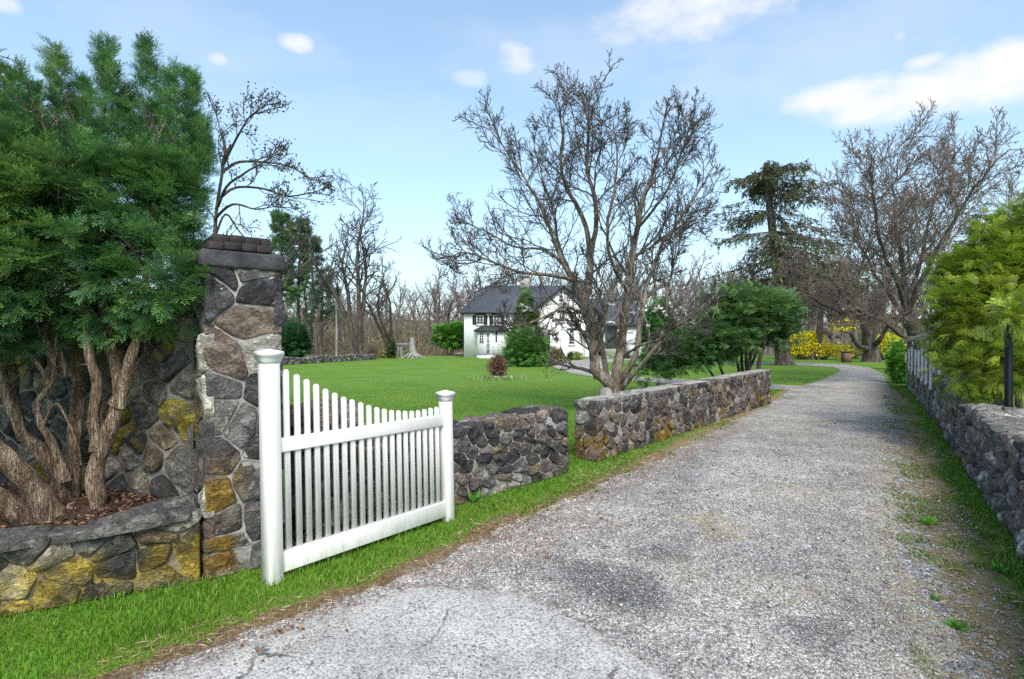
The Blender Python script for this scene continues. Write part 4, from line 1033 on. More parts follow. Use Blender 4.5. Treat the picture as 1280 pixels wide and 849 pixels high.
# near verge on the left, between wall/gate and gravel
P = sample_ground(R, 150000, 2.05, 9.5, -1.15, .6)
fv = f_verge(P); keep = (fv < R.uniform(-.04, .26, len(P))) & (P[:, 0] < .55 * P[:, 1] + .2)
keep &= ~((side_of(P, BA, BB) < 0) & (P[:, 0] < -2.05)) & ~((side_of(P, PA_, PB_) < -.02) & (P[:, 0] < -1.6) & (P[:, 0] > -2.11) & (P[:, 1] < 4.2))
P = P[keep]; fv = fv[keep]; n = len(P)
near = np.clip(P[:, 1] / 3.2, .8, 3)
H = R.uniform(.025, .062, n) * (1 + .35 * vnoise(P, 2.2, 4)) * np.where(fv > -.12, .6, 1.0) * near ** .2
c = gcol(P, R); dry = (R.rand(n) < np.clip(.12 + (fv + .18) * 2.2, .03, .75)); c[dry] = np.array([(.34, .27, .12), (.22, .20, .06), (.26, .17, .09)])[R.randint(0, 3, dry.sum())] * R.uniform(.7, 1.2, (dry.sum(), 1))
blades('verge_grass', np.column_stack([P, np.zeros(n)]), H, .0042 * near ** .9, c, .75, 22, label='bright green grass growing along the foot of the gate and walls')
# lawn beyond the walls (blades get coarser with distance)
P = sample_ground(R, 210000, 4.3, 24, -.62, .52); P = P[R.rand(len(P)) > sstep(P[:, 1], 9, 24)]
keep = (side_of(P, PA_ - .55 * np.array([.618, -.787]), W2A) < -.25) | (P[:, 1] > 7.4)
keep &= (side_of(P, W2A, W2B) < -.40) | (P[:, 1] < 7.6) & (P[:, 0] < .95)
keep &= (f_drive(P) < -.05) & ~((P[:, 0] > .3) & (side_of(P, W2A, W2B) > -.4) & (P[:, 1] > 7.2))
keep &= ~((P[:, 0] < -2) & (P[:, 1] < 5.3))
P = P[keep]; n = len(P); near = P[:, 1] / 5.
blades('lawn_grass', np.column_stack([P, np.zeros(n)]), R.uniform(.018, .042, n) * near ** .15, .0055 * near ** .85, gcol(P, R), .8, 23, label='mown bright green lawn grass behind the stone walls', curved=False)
# right-hand strip along the wall, lawn island and far right verge
P = sample_ground(R, 210000, 2.2, 26, .35, 1.35); P = P[R.rand(len(P)) > sstep(P[:, 1], 11, 26)]
fv = f_verge(P); keep = (fv < .05 * R.normal(size=len(P))) & (f_drive(P) < -.02)
keep &= (side_of(P, RA, RB2) > .03) | (P[:, 1] > 9.6)
keep &= (side_of(P, RC, RA) > .03) | (P[:, 1] < 9.3) | (P[:, 1] > 19)
keep &= (side_of(P, W2A, W2B) > .02) | (P[:, 1] > 14.2)
P = P[keep]; n = len(P); near = np.clip(P[:, 1] / 4, .7, 8)
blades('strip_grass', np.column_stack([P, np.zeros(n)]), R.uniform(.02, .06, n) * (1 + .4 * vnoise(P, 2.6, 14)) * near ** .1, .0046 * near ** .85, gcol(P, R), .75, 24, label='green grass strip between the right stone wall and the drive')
# patchy tufts in the dry verges
P = sample_ground(R, 190000, 1.9, 16, .02, 1.25)
fd = sdf_poly(P, DRIVE); fv = f_verge(P)
m = fbm(P * [1., .75], 1.5, 4, 71) + .35 * vnoise(P, 6, 72)
keep = (fv > -.05) & (fd < .12) & (m > .03 + np.clip(fd, -.6, .2) * .35 + R.uniform(-.05, .12, len(P))) & (np.maximum(P[:, 0], 0) > -.1)
keep &= (side_of(P, RA, RB2) > .02) & ((side_of(P, W2A, W2B) > .02) | (P[:, 1] < 7.2))
P = P[keep]; n = len(P); near = np.clip(P[:, 1] / 3.5, .7, 5)
c = gcol(P, R) * 1.0; dry = R.rand(n) < .25; c[dry] = np.array([(.36, .30, .13), (.30, .26, .08)])[R.randint(0, 2, dry.sum())]
blades('grass_tufts', np.column_stack([P, np.full(n, .006)]), R.uniform(.015, .05, n) * near ** .1, .005 * near ** .85, c, 1.0, 25, label='thin tufts of grass and weeds coming up through the dry gravel verge')
# dry straw lying on the verges
P = sample_ground(R, 26000, 1.9, 12, -1.0, 1.3); fd = sdf_poly(P, DRIVE); fv = f_verge(P)
rightside = P[:, 0] > .56 * P[:, 1] - .3
keep = np.where(rightside, (fv > -.1) & (fd < .30), (fv > -.12) & (fd < .08)) & (side_of(P, RA, RB2) > .02) & (fbm(P, 1.3, 3, 81) > -.22)
keep &= ~((side_of(P, BA, BB) < 0) & (P[:, 0] < -1.6)) & ((side_of(P, W2A, W2B) > .02) | (P[:, 1] < 7.2))
P = P[keep]; n = len(P); a = rand_unit(R, n); a[:, 2] = np.abs(a[:, 2]) * .22
s = np.clip(P[:, 1] / 3, .8, 3) ** .7
V, Fs = leaves(np.column_stack([P, np.full(n, .017)]), a, R.uniform(.025, .09, n) * s, R.uniform(.0025, .006, n) * s, R)
pc = np.array([(.42, .33, .18), (.30, .22, .11), (.50, .43, .28), (.22, .14, .08)])[R.randint(0, 4, n)] * R.uniform(.7, 1.2, (n, 1))
tag(build('dry_straw', V, Fs, M['litter'], cols=np.repeat(pc, 4, 0)), 'dry straw and dead grass strewn along the verges of the drive', 'straw', kind='stuff')
# brown leaf litter on the left edge
P = sample_ground(R, 24000, 2.1, 9, -.9, .5); fd = sdf_poly(P, DRIVE)
w = np.exp(-((fd - .06) / .20) ** 2) * (P[:, 0] < .5 * P[:, 1] - .3) + 1.0 * blob(P, 640, 672, 80, 30, .6, 21) + .5 * blob(P, 730, 650, 60, 18, .7, 22)
keep = R.rand(len(P)) < np.clip(w, 0, 1) * np.clip(.35 + 1.3 * fbm(P, 2.0, 3, 91), .03, 1) * .85
P = P[keep]; n = len(P); a = rand_unit(R, n); a[:, 2] = np.abs(a[:, 2]) * .3
V, Fs = leaves(np.column_stack([P, np.full(n, .038) + drive_z(P, sdf_poly(P, DRIVE)) * .3]), a, R.uniform(.015, .042, n), R.uniform(.008, .020, n), R, .5)
pc = np.array([(.20, .085, .045), (.28, .13, .065), (.11, .05, .03), (.36, .22, .13)])[R.randint(0, 4, n)] * R.uniform(.6, 1.2, (n, 1))
tag(build('leaf_litter', V, Fs, M['litter'], cols=np.repeat(pc, 4, 0)), 'russet leaf litter gathered along the left edge of the gravel', 'leaves', kind='stuff')
# loose stones on the gravel
P = sample_ground(R, 120000, 1.75, 11, -.75, 1.25); fd = f_drive(P); ap = f_apron(P); fv = f_verge(P)
rightside = P[:, 0] > .56 * P[:, 1] - .3
keep = ((fd > 0) | (rightside & (fv > .1) & (R.rand(len(P)) < .5))) & ((ap < -.02) | (R.rand(len(P)) < .03 + .8 * np.exp(-np.maximum(ap, 0) / .05)))
keep &= (side_of(P, RA, RB2) > .03)
dc = drive_cols(P); keep &= R.rand(len(P)) < (1 - .55 * dc[:, 0]) * (1 - .5 * dc[:, 2])
P, fd, ap = P[keep], fd[keep], ap[keep]; n = len(P); s = R.lognormal(-5.35, .36, n) * np.clip(P[:, 1] / 2.6, .85, 2.6) ** .5
octa = np.array([(1, 0, 0), (-1, 0, 0), (0, 1, 0), (0, -1, 0), (0, 0, .75), (0, 0, -.6)], float); of = np.array([(0, 2, 4), (2, 1, 4), (1, 3, 4), (3, 0, 4), (2, 0, 5), (1, 2, 5), (3, 1, 5), (0, 3, 5)])
A3 = rand_unit(R, n); A3[:, 2] *= .25
T = octa[None] * (1 + .5 * R.uniform(-1, 1, (n, 6, 3)))
A3 = unit(A3); B3 = unit(np.cross(rand_unit(R, n) * .3 + Z_, A3)); N3 = np.cross(A3, B3)
V = (np.column_stack([P, drive_z(P, np.clip(fd, 0, 1)) + s * .35 + np.where(ap > 0, .02, 0)]))[:, None] + s[:, None, None] * (T[..., 0:1] * A3[:, None] + T[..., 1:2] * B3[:, None] * .8 + T[..., 2:3] * N3[:, None])
pc = np.clip(R.lognormal(-1.05, .58, n), .09, .52)[:, None] * np.array([(1, .985, .96), (.95, .98, 1.04), (1.06, .95, .85), (1, 1, 1)])[R.randint(0, 4, n)]
tag(build('loose_gravel', V.reshape(-1, 3), [(of[None] + np.arange(n)[:, None, None] * 6).reshape(-1, 3)], M['pebble'], cols=np.repeat(pc, 6, 0)), 'loose grey and white stone chips lying over the drive', 'gravel', kind='stuff')
# a few broad-leaved weeds by name
def weed(px, py, sz, nl, label, colr, seed):
    R = np.random.RandomState(seed); c = G(px, py); n = nl
    a = rand_unit(R, n); a[:, 2] = R.uniform(.25, 1.1, n); a = unit(a)
    V, Fs = leaves(np.tile(c, (n, 1)) + np.column_stack([R.normal(0, sz * .22, (n, 2)), np.full(n, .012)]), a, R.uniform(.5, 1, n) * sz, sz * R.uniform(.14, .26, n), R, .5)
    pc = np.array(colr)[None] * R.uniform(.7, 1.3, (n, 1))
    tag(build('weed', V, Fs, M['leaf'], cols=np.repeat(pc, 4, 0), loc=c), label, 'weed', 'weeds in the drive verge')
weed(1161, 657, .10, 46, 'bright green weed tuft standing alone in the right verge', (.09, .26, .02), 1)
weed(1195, 788, .07, 34, 'flat green weed in straw near the bottom right corner', (.07, .22, .02), 2)
weed(1248, 716, .08, 36, 'green weed clump by the foot of the nearest right wall stones', (.08, .25, .02), 3)
weed(592, 627, .13, 70, 'small leafy plant growing at the foot of the low wall beside the gate latch post', (.07, .20, .03), 4)
weed(1170, 752, .05, 22, 'small weed in the right verge, below the lone tuft', (.10, .26, .03), 5)
# ------------------------------------------------------------------ the white house
Zf = 50.0; hx = lambda px, Z=Zf: (px - CX) / F * Z
hz = lambda py, Z=Zf: EYE + (CY - py) / F * Z
house = root('farmhouse', 'old white painted brick farmhouse with a slate roof behind the lawn', 'house', (hx(640), Zf, 0))
def hb(name, mat, x0, y0, z0, x1, y1, z1, parent=house): mb = MB(); mb.box(x0, y0, z0, x1, y1, z1); return mb.build(name, M[mat], parent)
# main (left) block
xl, xr = hx(580), hx(700); zb = -.02; ze = hz(389.5)
hb('wall', 'wbrick', xl, Zf, zb, xr, Zf + 7, ze)
ov = .42; zr = hz(357, Zf + 3.5); e0, e1 = Zf - ov, Zf + 7 + ov; xa, xb = xl - ov, xr + 2
th = .12; hip = 2.3
mb = MB()
mb.add([(xa, e0, ze - .05), (xb, e0, ze - .05), (xb, e1, ze - .05), (xa, e1, ze - .05), (xa + hip, Zf + 3.5, zr), (xb, Zf + 3.5, zr), (xa, e0, ze - .05 - th), (xb, e0, ze - .05 - th), (xb, e1, ze - .05 - th), (xa, e1, ze - .05 - th)],
       [(0, 1, 5, 4), (2, 3, 4, 5), (3, 0, 4), (0, 6, 7, 1), (3, 9, 6, 0), (2, 8, 9, 3), (6, 9, 8, 7), (1, 7, 8, 2), (1, 2, 5)])
roof = mb.build('roof', M['slate'], house)
# chimney
cx0 = hx(650, Zf + 3.5); ch = MB(); ch.box(cx0, Zf + 3.1, zr - .6, cx0 + .95, Zf + 3.9, zr + .75); ch.box(cx0 - .06, Zf + 3.04, zr + .75, cx0 + 1.01, Zf + 3.96, zr + .9)
ch.build('chimney', m_noisy('chimney_stone', (.22, .2, .19), (.4, .38, .36), 5), roof)
# gable wing
Zg = 48.6; gx0, gx1 = hx(663, Zg), hx(747, Zg); gm = hx(704, Zg); gz = hz(391, Zg); gp = hz(358, Zg)
mb = MB()
fr = [(gx0, Zg, zb), (gx1, Zg, zb), (gx1, Zg, gz), (gm, Zg, gp), (gx0, Zg, gz)]
bk = [(x, Zg + 6, z) for x, y, z in fr]
mb.add(fr + bk, [(0, 1, 2, 3, 4), (9, 8, 7, 6, 5), (0, 4, 9, 5), (1, 6, 7, 2), (2, 7, 8, 3), (3, 8, 9, 4)])
mb.build('wall', M['wbrick'], house)
def slope(x0, z0, x1, z1, ya, yb, t=.13):
    dx, dz = x1 - x0, z1 - z0; l = math.hypot(dx, dz); nx_, nz_ = -dz / l * t, dx / l * t
    if nz_ < 0: nx_, nz_ = -nx_, -nz_
    return [(x0, ya, z0), (x1, ya, z1), (x1 + nx_, ya, z1 + nz_), (x0 + nx_, ya, z0 + nz_), (x0, yb, z0), (x1, yb, z1), (x1 + nx_, yb, z1 + nz_), (x0 + nx_, yb, z0 + nz_)], [(0, 1, 2, 3), (7, 6, 5, 4), (0, 4, 5, 1), (3, 2, 6, 7), (1, 5, 6, 2), (0, 3, 7, 4)]
mb = MB(); sl_ = (gp - gz) / (gm - gx0)
mb.add(*slope(gx0 - .4, gz - .4 * sl_ + .02, gm, gp + .02, Zg - .4, Zg + 7)); sl2 = (gp - gz) / (gx1 - gm)
mb.add(*slope(gm + .001, gp + .02, gx1 + .4, gz - .4 * sl2 + .02, Zg - .4, Zg + 7)); groof = mb.build('roof', M['slate'], house)
mb = MB(); mb.add(*slope(gx0 - .4, gz - .4 * sl_ - .12, gm, gp - .12, Zg - .38, Zg - .33, .14)); mb.add(*slope(gm + .002, gp - .12, gx1 + .4, gz - .4 * sl2 - .12, Zg - .38, Zg - .33, .14)); mb.build('bargeboard', M['dark_trim'], groof)
# right wing with lower eave
Zw = 50.5; wx0, wx1 = hx(747, Zw), hx(806, Zw); wz = hz(406, Zw); wp = hz(373, Zw + 4)
hb('wall', 'wbrick', wx0 - .5, Zw, zb, wx1, Zw + 8, wz)
mb = MB(); mb.add([(wx0 - .6, Zw - .4, wz), (wx1 + .3, Zw - .4, wz), (hx(790, Zw + 4), Zw + 4, wp), (wx0 - .6, Zw + 4, wp), (wx1 + .3, Zw + 8.4, wz), (wx0 - .6, Zw + 8.4, wz), (wx0 - .6, Zw - .4, wz - .12), (wx1 + .3, Zw - .4, wz - .12), (wx1 + .3, Zw + 8.4, wz - .12), (wx0 - .6, Zw + 8.4, wz - .12)],
    [(0, 1, 2, 3), (4, 5, 3, 2), (1, 4, 2), (0, 6, 7, 1), (1, 7, 8, 4), (6, 9, 8, 7), (5, 9, 6, 0), (4, 8, 9, 5), (0, 3, 5)])
mb.build('roof', M['slate'], house)
# windows ------------------------------------------------------------
def window(px0, py0, px1, py1, Z, shutter=False, lintel=True, panes=(2, 3)):
    x0, x1, z0, z1 = hx(px0, Z), hx(px1, Z), hz(py1, Z), hz(py0, Z); fw = .07
    mb = MB(); mb.box(x0 - fw, Z - .06, z0 - fw, x0, Z + .02, z1 + fw); mb.box(x1, Z - .06, z0 - fw, x1 + fw, Z + .02, z1 + fw); mb.box(x0, Z - .06, z1, x1, Z + .02, z1 + fw); mb.box(x0, Z - .06, z0 - fw, x1, Z + .02, z0)
    for i in range(1, panes[0]): xx = x0 + (x1 - x0) * i / panes[0]; mb.box(xx - .018, Z - .035, z0, xx + .018, Z - .012, z1)
    for i in range(1, panes[1]): zz = z0 + (z1 - z0) * i / panes[1]; mb.box(x0, Z - .038, zz - .018, x1, Z - .010, zz + .018)
    w = mb.build('window', M['white_paint'], house)
    hb('pane', 'glass', x0 - .01, Z - .022, z0 - .01, x1 + .01, Z - .005, z1 + .01, w)
    hb('sill', 'white_paint', x0 - .14, Z - .13, z0 - fw - .07, x1 + .14, Z - .003, z0 - fw - .002, w)
    if lintel: hb('lintel', 'dark_trim', x0 - .2, Z - .09, z1 + fw + .002, x1 + .2, Z - .004, z1 + fw + .17, w)
    if shutter:
        for a, b in ((x0 - fw - .36, x0 - fw - .01), (x1 + fw + .01, x1 + fw + .36)):
            mb = MB(); mb.box(a, Z - .07, z0 - .05, b, Z - .003, z1 + .05)
            for k in range(9): zz = z0 + (z1 - z0) * (k + .5) / 9; mb.box(a + .05, Z - .09, zz - .03, b - .05, Z - .068, zz + .03)
            mb.build('shutter', M['dark_trim'], w)
window(596.5, 395, 603.5, 405, Zf, True); window(617.5, 395, 624.5, 405, Zf, True)
window(699, 369.5, 703.5, 377.5, Zg, False, False, (1, 2)); window(699.5, 392, 704.5, 402, Zg, False); window(714, 393.5, 720.5, 403.5, Zg, False); window(711.8, 413.5, 717.2, 430, Zg, False, True, (1, 5))
hb('shutter', 'dark_trim', hx(684, Zg), Zg - .07, hz(439, Zg), hx(687.5, Zg), Zg - .003, hz(412, Zg))
# enclosed bay porch with small hipped roof
Zp = 48.8; p0, p1 = hx(597, Zp), hx(633, Zp)
porch = hb('porch', 'white_paint', p0, Zp, hz(444.5, Zp), p1, Zf - .003, hz(413, Zp))
r0, r1, rz0, rz1 = hx(592, Zp), hx(637, Zp), hz(413, Zp), hz(406.5, Zp)
mb = MB(); mb.add([(r0, Zp - .35, rz0), (r1, Zp - .35, rz0), (r1, Zf, rz0), (r0, Zf, rz0), (r0 + .8, Zp + .55, rz1), (r1 - .5, Zp + .55, rz1), (r1 - .5, Zf, rz1 + .02), (r0 + .8, Zf, rz1 + .02), (r0, Zp - .35, rz0 - .1), (r1, Zp - .35, rz0 - .1), (r1, Zf, rz0 - .1), (r0, Zf, rz0 - .1)],
    [(0, 1, 5, 4), (1, 2, 6, 5), (3, 0, 4, 7), (4, 5, 6, 7), (0, 8, 9, 1), (1, 9, 10, 2), (3, 11, 8, 0), (8, 11, 10, 9)])
mb.build('porch_roof', M['dark_trim'], porch)
for a, b, c_, d_ in ((599.5, 416, 604.5, 429), (608, 416, 612, 443.0)):
    mb = MB(); x0, x1, z0, z1 = hx(a, Zp), hx(b, Zp), hz(d_, Zp), hz(c_, Zp)
    x0, x1 = hx(a, Zp), hx(c_, Zp); z0, z1 = hz(d_, Zp), hz(b, Zp)
    for i in range(3): xx = x0 + (x1 - x0) * i / 2; mb.box(xx - .025, Zp - .05, z0, xx + .025, Zp - .012, z1)
    for i in range(5): zz = z0 + (z1 - z0) * i / 4; mb.box(x0, Zp - .046, zz - .02, x1, Zp - .014, zz + .02)
    mb.build('glazing_bars', M['white_paint'], porch); hb('pane', 'glass', x0, Zp - .011, z0, x1, Zp - .003, z1, porch)
hb('corner_post', 'white_paint', hx(612.5, Zp), Zp - .10, hz(444.5, Zp), hx(615.5, Zp), Zp - .002, hz(413.3, Zp), porch)
hb('door_pane', 'glass', hx(619.3, Zp), Zp - .02, hz(428, Zp), hx(621.5, Zp), Zp - .003, hz(415, Zp), porch)
mb = MB()
for px in (617, 623.5, 628, 631): mb.box(hx(px, Zp) - .02, Zp - .04, hz(444, Zp), hx(px, Zp) + .02, Zp - .004, hz(413.4, Zp))
mb.build('panel_battens', m_noisy('grey_white_paint', (.5, .5, .52), (.6, .6, .62)), porch)
hb('step', 'white_paint', hx(596, 47.8), 47.8, .0, hx(620, 47.8), Zp - .002, .22); hb('step', 'white_paint', hx(599, 47.3), 47.3, .0, hx(617, 47.3), 47.795, .11)
hb('side_bench', 'wood_grey', hx(568), Zf + .2, .30, hx(579.2), Zf + 1.0, .40)
# right entrance: hipped porch roof, columns, dark recess with arched bay
Zq = 48.0; q0, q1 = hx(733, Zq), hx(757, Zq)
mb = MB(); mb.add([(q0 - .5, Zq - .3, hz(416, Zq)), (q1, Zq - .3, hz(416, Zq)), (q1, Zw, hz(416, Zq)), (q0 - .5, Zw, hz(416, Zq)), (q0 + .6, Zq + .9, hz(407, Zq)), (q1 - .4, Zq + .9, hz(407, Zq)), (q1 - .4, Zw, hz(407, Zq)), (q0 + .6, Zw, hz(407, Zq))],
    [(0, 1, 5, 4), (1, 2, 6, 5), (3, 0, 4, 7), (4, 5, 6, 7), (0, 3, 2, 1)]); pr2 = mb.build('entrance_roof', M['slate'], house)
for px in (733.5, 745.5, 755): 
    mb = MB(); xx = hx(px, Zq); rg = [[(xx + r * math.cos(a), Zq + r * math.sin(a), z) for a in np.linspace(0, 2 * math.pi, 12, endpoint=False)] for r, z in ((.18, .15), (.18, .3), (.115, .33), (.10, hz(417.5, Zq)), (.17, hz(417, Zq)), (.17, hz(416.1, Zq)))]
    mb.rings(rg); mb.build('column', M['white_paint'], house, smooth=False)
hb('entrance_floor', 'coping', q0 - .4, Zq - .5, 0, q1 + .2, Zw - .003, .15)
hb('entrance_door', 'glass', hx(748, Zw), Zw - .05, .15, hx(756, Zw), Zw - .003, hz(416, Zw)); hb('side_light', 'glass', hx(739, Zw), Zw - .05, .15, hx(744, Zw), Zw - .003, hz(418, Zw))
ar = MB(); xc, rr_ = hx(763, Zw), .62; zc = hz(412, Zw)
for k in range(10):
    a0, a1 = math.pi * k / 10, math.pi * (k + 1) / 10
    ar.add([(xc + r * math.cos(a), y, zc + r * math.sin(a)) for y in (Zw - .12, Zw - .003) for a in (a0, a1) for r in (rr_, rr_ + .16)], [(0, 1, 3, 2), (4, 6, 7, 5), (1, 5, 7, 3), (0, 2, 6, 4), (0, 4, 5, 1), (2, 3, 7, 6)])
ar.box(xc - rr_ - .16, Zw - .12, .1, xc - rr_, Zw - .003, zc - .001); ar.box(xc + rr_, Zw - .12, .1, xc + rr_ + .16, Zw - .003, zc - .001)
arch = ar.build('arched_window', M['white_paint'], house)
mb = MB(); pts = [(xc - rr_, Zw - .03, .8), (xc + rr_, Zw - .03, .8)] + [(xc + rr_ * math.cos(a), Zw - .03, zc + rr_ * math.sin(a)) for a in np.linspace(0, math.pi, 11)]; mb.poly(pts); mb.build('pane', M['glass'], arch)
# low white outbuilding wall at right
Zo = 47.0; ow = hb('low_wing', 'white_paint', hx(790, Zo), Zo, 0, hx(809, Zo), Zo + 3, hz(430.5, Zo)); hb('cap', 'dark_trim', hx(789.4, Zo), Zo - .06, hz(430.4, Zo), hx(809.6, Zo), Zo + 3.06, hz(429.6, Zo), ow)
hb('corner_trim', 'white_paint', hx(793, Zo), Zo - .05, 0.02, hx(794.2, Zo), Zo - .003, hz(430.7, Zo), ow)

# ------------------------------------------------------------------ small things about the lawn
# black post behind the right wall
pc = np.array([hx(1261, 6.6), 6.6]); bp = root('lamp_post', 'square black metal post rising behind the right wall into the golden foliage', 'post', (pc[0], pc[1], 0))
mb = MB(); mb.frame(np.array([*pc, 0]), X_, Z_, -Y_, -.031, .031, -.05, 1.80, -.031, .031, bev=.004); mb.build('post', M['black_metal'], bp)
mb = MB(); mb.rings([[(pc[0] + a * r, pc[1] + b * r, z) for a, b in ((-1, -1), (1, -1), (1, 1), (-1, 1))] for r, z in ((.034, 1.80), (.038, 1.82), (.034, 1.84), (.010, 1.86))]); mb.build('post_cap', M['black_metal'], bp)
mb = MB(); mb.rings([[(pc[0] + a * r, pc[1] + b * r, z) for a, b in ((-1, -1), (1, -1), (1, 1), (-1, 1))] for r, z in ((.075, .0), (.075, .12), (.05, .15), (.04, .17))]); mb.build('base', M['black_metal'], bp)
# brick pillar by the far bend
b0 = G(1058, 453.2); bpil = root('brick_pillar', 'small brown brick pillar at the far bend of the drive', 'pillar', (*b0[:2], 0))
mb = MB(); mb.box(b0[0] - .24, b0[1] - .24, -.03, b0[0] + .24, b0[1] + .24, .72)
def _bb():
    s = NT('brown_brick'); p = s.coord('Object'); xyz = s.n('SeparateXYZ', {0: p}).outputs
    v = s.n('CombineXYZ', {0: s.math('ADD', xyz[0], xyz[1]), 1: xyz[2]}).outputs[0]
    b = s.n('TexBrick', {'Vector': v, 'Scale': 1.0, 'Color1': (.11, .05, .035, 1), 'Color2': (.17, .085, .06, 1), 'Mortar': (.2, .17, .15, 1), 'Mortar Size': .008, 'Brick Width': .2, 'Row Height': .07})
    return s.finish(b.outputs['Color'], .9)
mb.build('shaft', _bb(), bpil); mb = MB(); mb.box(b0[0] - .28, b0[1] - .28, .722, b0[0] + .28, b0[1] + .28, .79); mb.build('cap', M['old_brick'], bpil)
# pale utility pole
p0 = G(420.5, 449); up = root('utility_pole', 'thin pale utility pole at the far edge of the lawn', 'pole', p0)
ht = hz(376, p0[1]); V, Fs = tubes([([(p0[0], p0[1], 0), (p0[0] + .02, p0[1], ht * .5), (p0[0] - .02, p0[1], ht)], .10, .07)]); build('pole', V, Fs, M['wood_grey'], up)
mb = MB(); mb.box(p0[0] - .35, p0[1] - .05, ht - .35, p0[0] + .35, p0[1] + .05, ht - .25); mb.build('crossbar', M['wood_grey'], up)
# weathered dead trunk with rail
d0 = G(515.5, 447.5); dt = root('dead_tree_trunk', 'bleached grey dead tree trunk with flared roots at the lawn edge', 'tree stump', d0)
hgt = hz(422, d0[1]); V, Fs = tubes([([(d0[0], d0[1], -.05), (d0[0], d0[1], .15), (d0[0] + .03, d0[1], .5), (d0[0] - .03, d0[1], hgt * .7), (d0[0] + .02, d0[1], hgt)], .6, np.array([.52, .40, .33, .29, .22]))])
V += .06 * np.stack([fbm(V * [1, 1, .3], 5, 3, s) for s in range(3)], 1); build('trunk', V, Fs, M['wood_grey'], dt, smooth=True)
rts = []
for a in np.linspace(0, 6.28, 8)[:-1]: rts.append(([(d0[0] + .3 * math.cos(a), d0[1] + .3 * math.sin(a), .35), (d0[0] + .7 * math.cos(a), d0[1] + .7 * math.sin(a), .1), (d0[0] + 1.2 * math.cos(a), d0[1] + 1.2 * math.sin(a), -.02)], .16, .05))
V, Fs = tubes(rts); tag(build('roots', V, Fs, M['wood_grey'], dt), None)
rl = root('wooden_rail', 'old wooden rail on two posts beside the bleached dead trunk', 'rail fence', G(502, 446.5))
r_ = G(502, 446.5); Zr = r_[1]
for px in (497.5, 501.8): mb = MB(); mb.frame(np.array([hx(px, Zr), Zr, 0]), X_, Z_, -Y_, -.13, .13, -.05, hz(430.5, Zr), -.1, .1, bev=.01); mb.build('post', M['wood_grey'], rl)
mb = MB(); mb.frame(np.array([hx(495, Zr), Zr - .14, 0]), X_, Z_, -Y_, 0, hx(512, Zr) - hx(495, Zr), hz(431.8, Zr), hz(429, Zr), -.02, .06, bev=.01); mb.build('rail', M['wood_grey'], rl)
# far low fieldstone wall
FA, FB = G(345, 457)[:2], G(470, 449.5)[:2]
rubble_wall('far low tumbled fieldstone wall along the left edge of the lawn', FA, FB, lambda u: .46 + .06 * math.sin(u * 1.7), .5, palette([(2, (.16, .15, .14)), (2, (.30, .28, .25)), (2, (.10, .09, .085))]), 81, 'stone wall', course=(.16, .3), length=(.25, .6), gap=.02, bulge=(.03, .09), jit=.45, K=14, stone='stone_far', ends=(True, True), mortar='mortar_dark')
# rocks at the foot of the bare tree (pale stump)
s0 = W(757, 492, 11.6); s0[2] = 0
V, Fs = tubes([([(s0[0], s0[1], -.05), (s0[0], s0[1], .25), (s0[0] - .02, s0[1], hz(482, s0[1]) - .05), (s0[0], s0[1], hz(481.5, s0[1]))], .2, np.array([.20, .15, .11, .02]))])
V += .12 * np.stack([fbm(V * [1, 1, .5], 7, 4, s) for s in range(3)], 1)
st = root('tree_stump', 'broken pale old stump beside the bare multi-stemmed tree', 'tree stump', s0); build('stump', V, Fs, M['wood_grey'], st, smooth=True)
# ------------------------------------------------------------------ trees
def tree_from_limbs(name, label, limbs, P, seed, trunk_mat, twig_mat, base, limb_lvl=0, cat='tree', group=None, spawn_kids=9, extra=None, bumps=.0, start=.3, Lscale=1.0):
    """limbs: list of (world pts, r0, r1, kids, L for children)"""
    RR = random.Random(seed); out = [[] for _ in P]; tl = []
    for pts, r0, r1, kids, L in limbs:
        wp = smoothpath(pts, 4); wp = wp + bumps * np.stack([vnoise(wp, 2.2, seed + s) + .5 * vnoise(wp, 6, seed + 7 + s) for s in (1, 2, 3)], 1) * np.linspace(.2, 1, len(wp))[:, None]
        tl.append(([tuple(p) for p in wp], r0, r1))
        if kids: spawn(out, [tuple(p) for p in wp], r0, r1, L, 0, P, RR, kids, start)
    rt = root(name, label, cat, base, group)
    V, Fs = tubes(tl, 6, 10, 12, .02, .05)
    if bumps > 0: V = V + .012 * np.stack([fbm(V * [1, 1, .5], 9, 3, s) for s in (4, 5, 6)], 1)
    build('trunk', V, Fs, M[trunk_mat], rt, smooth=True)
    return rt, out

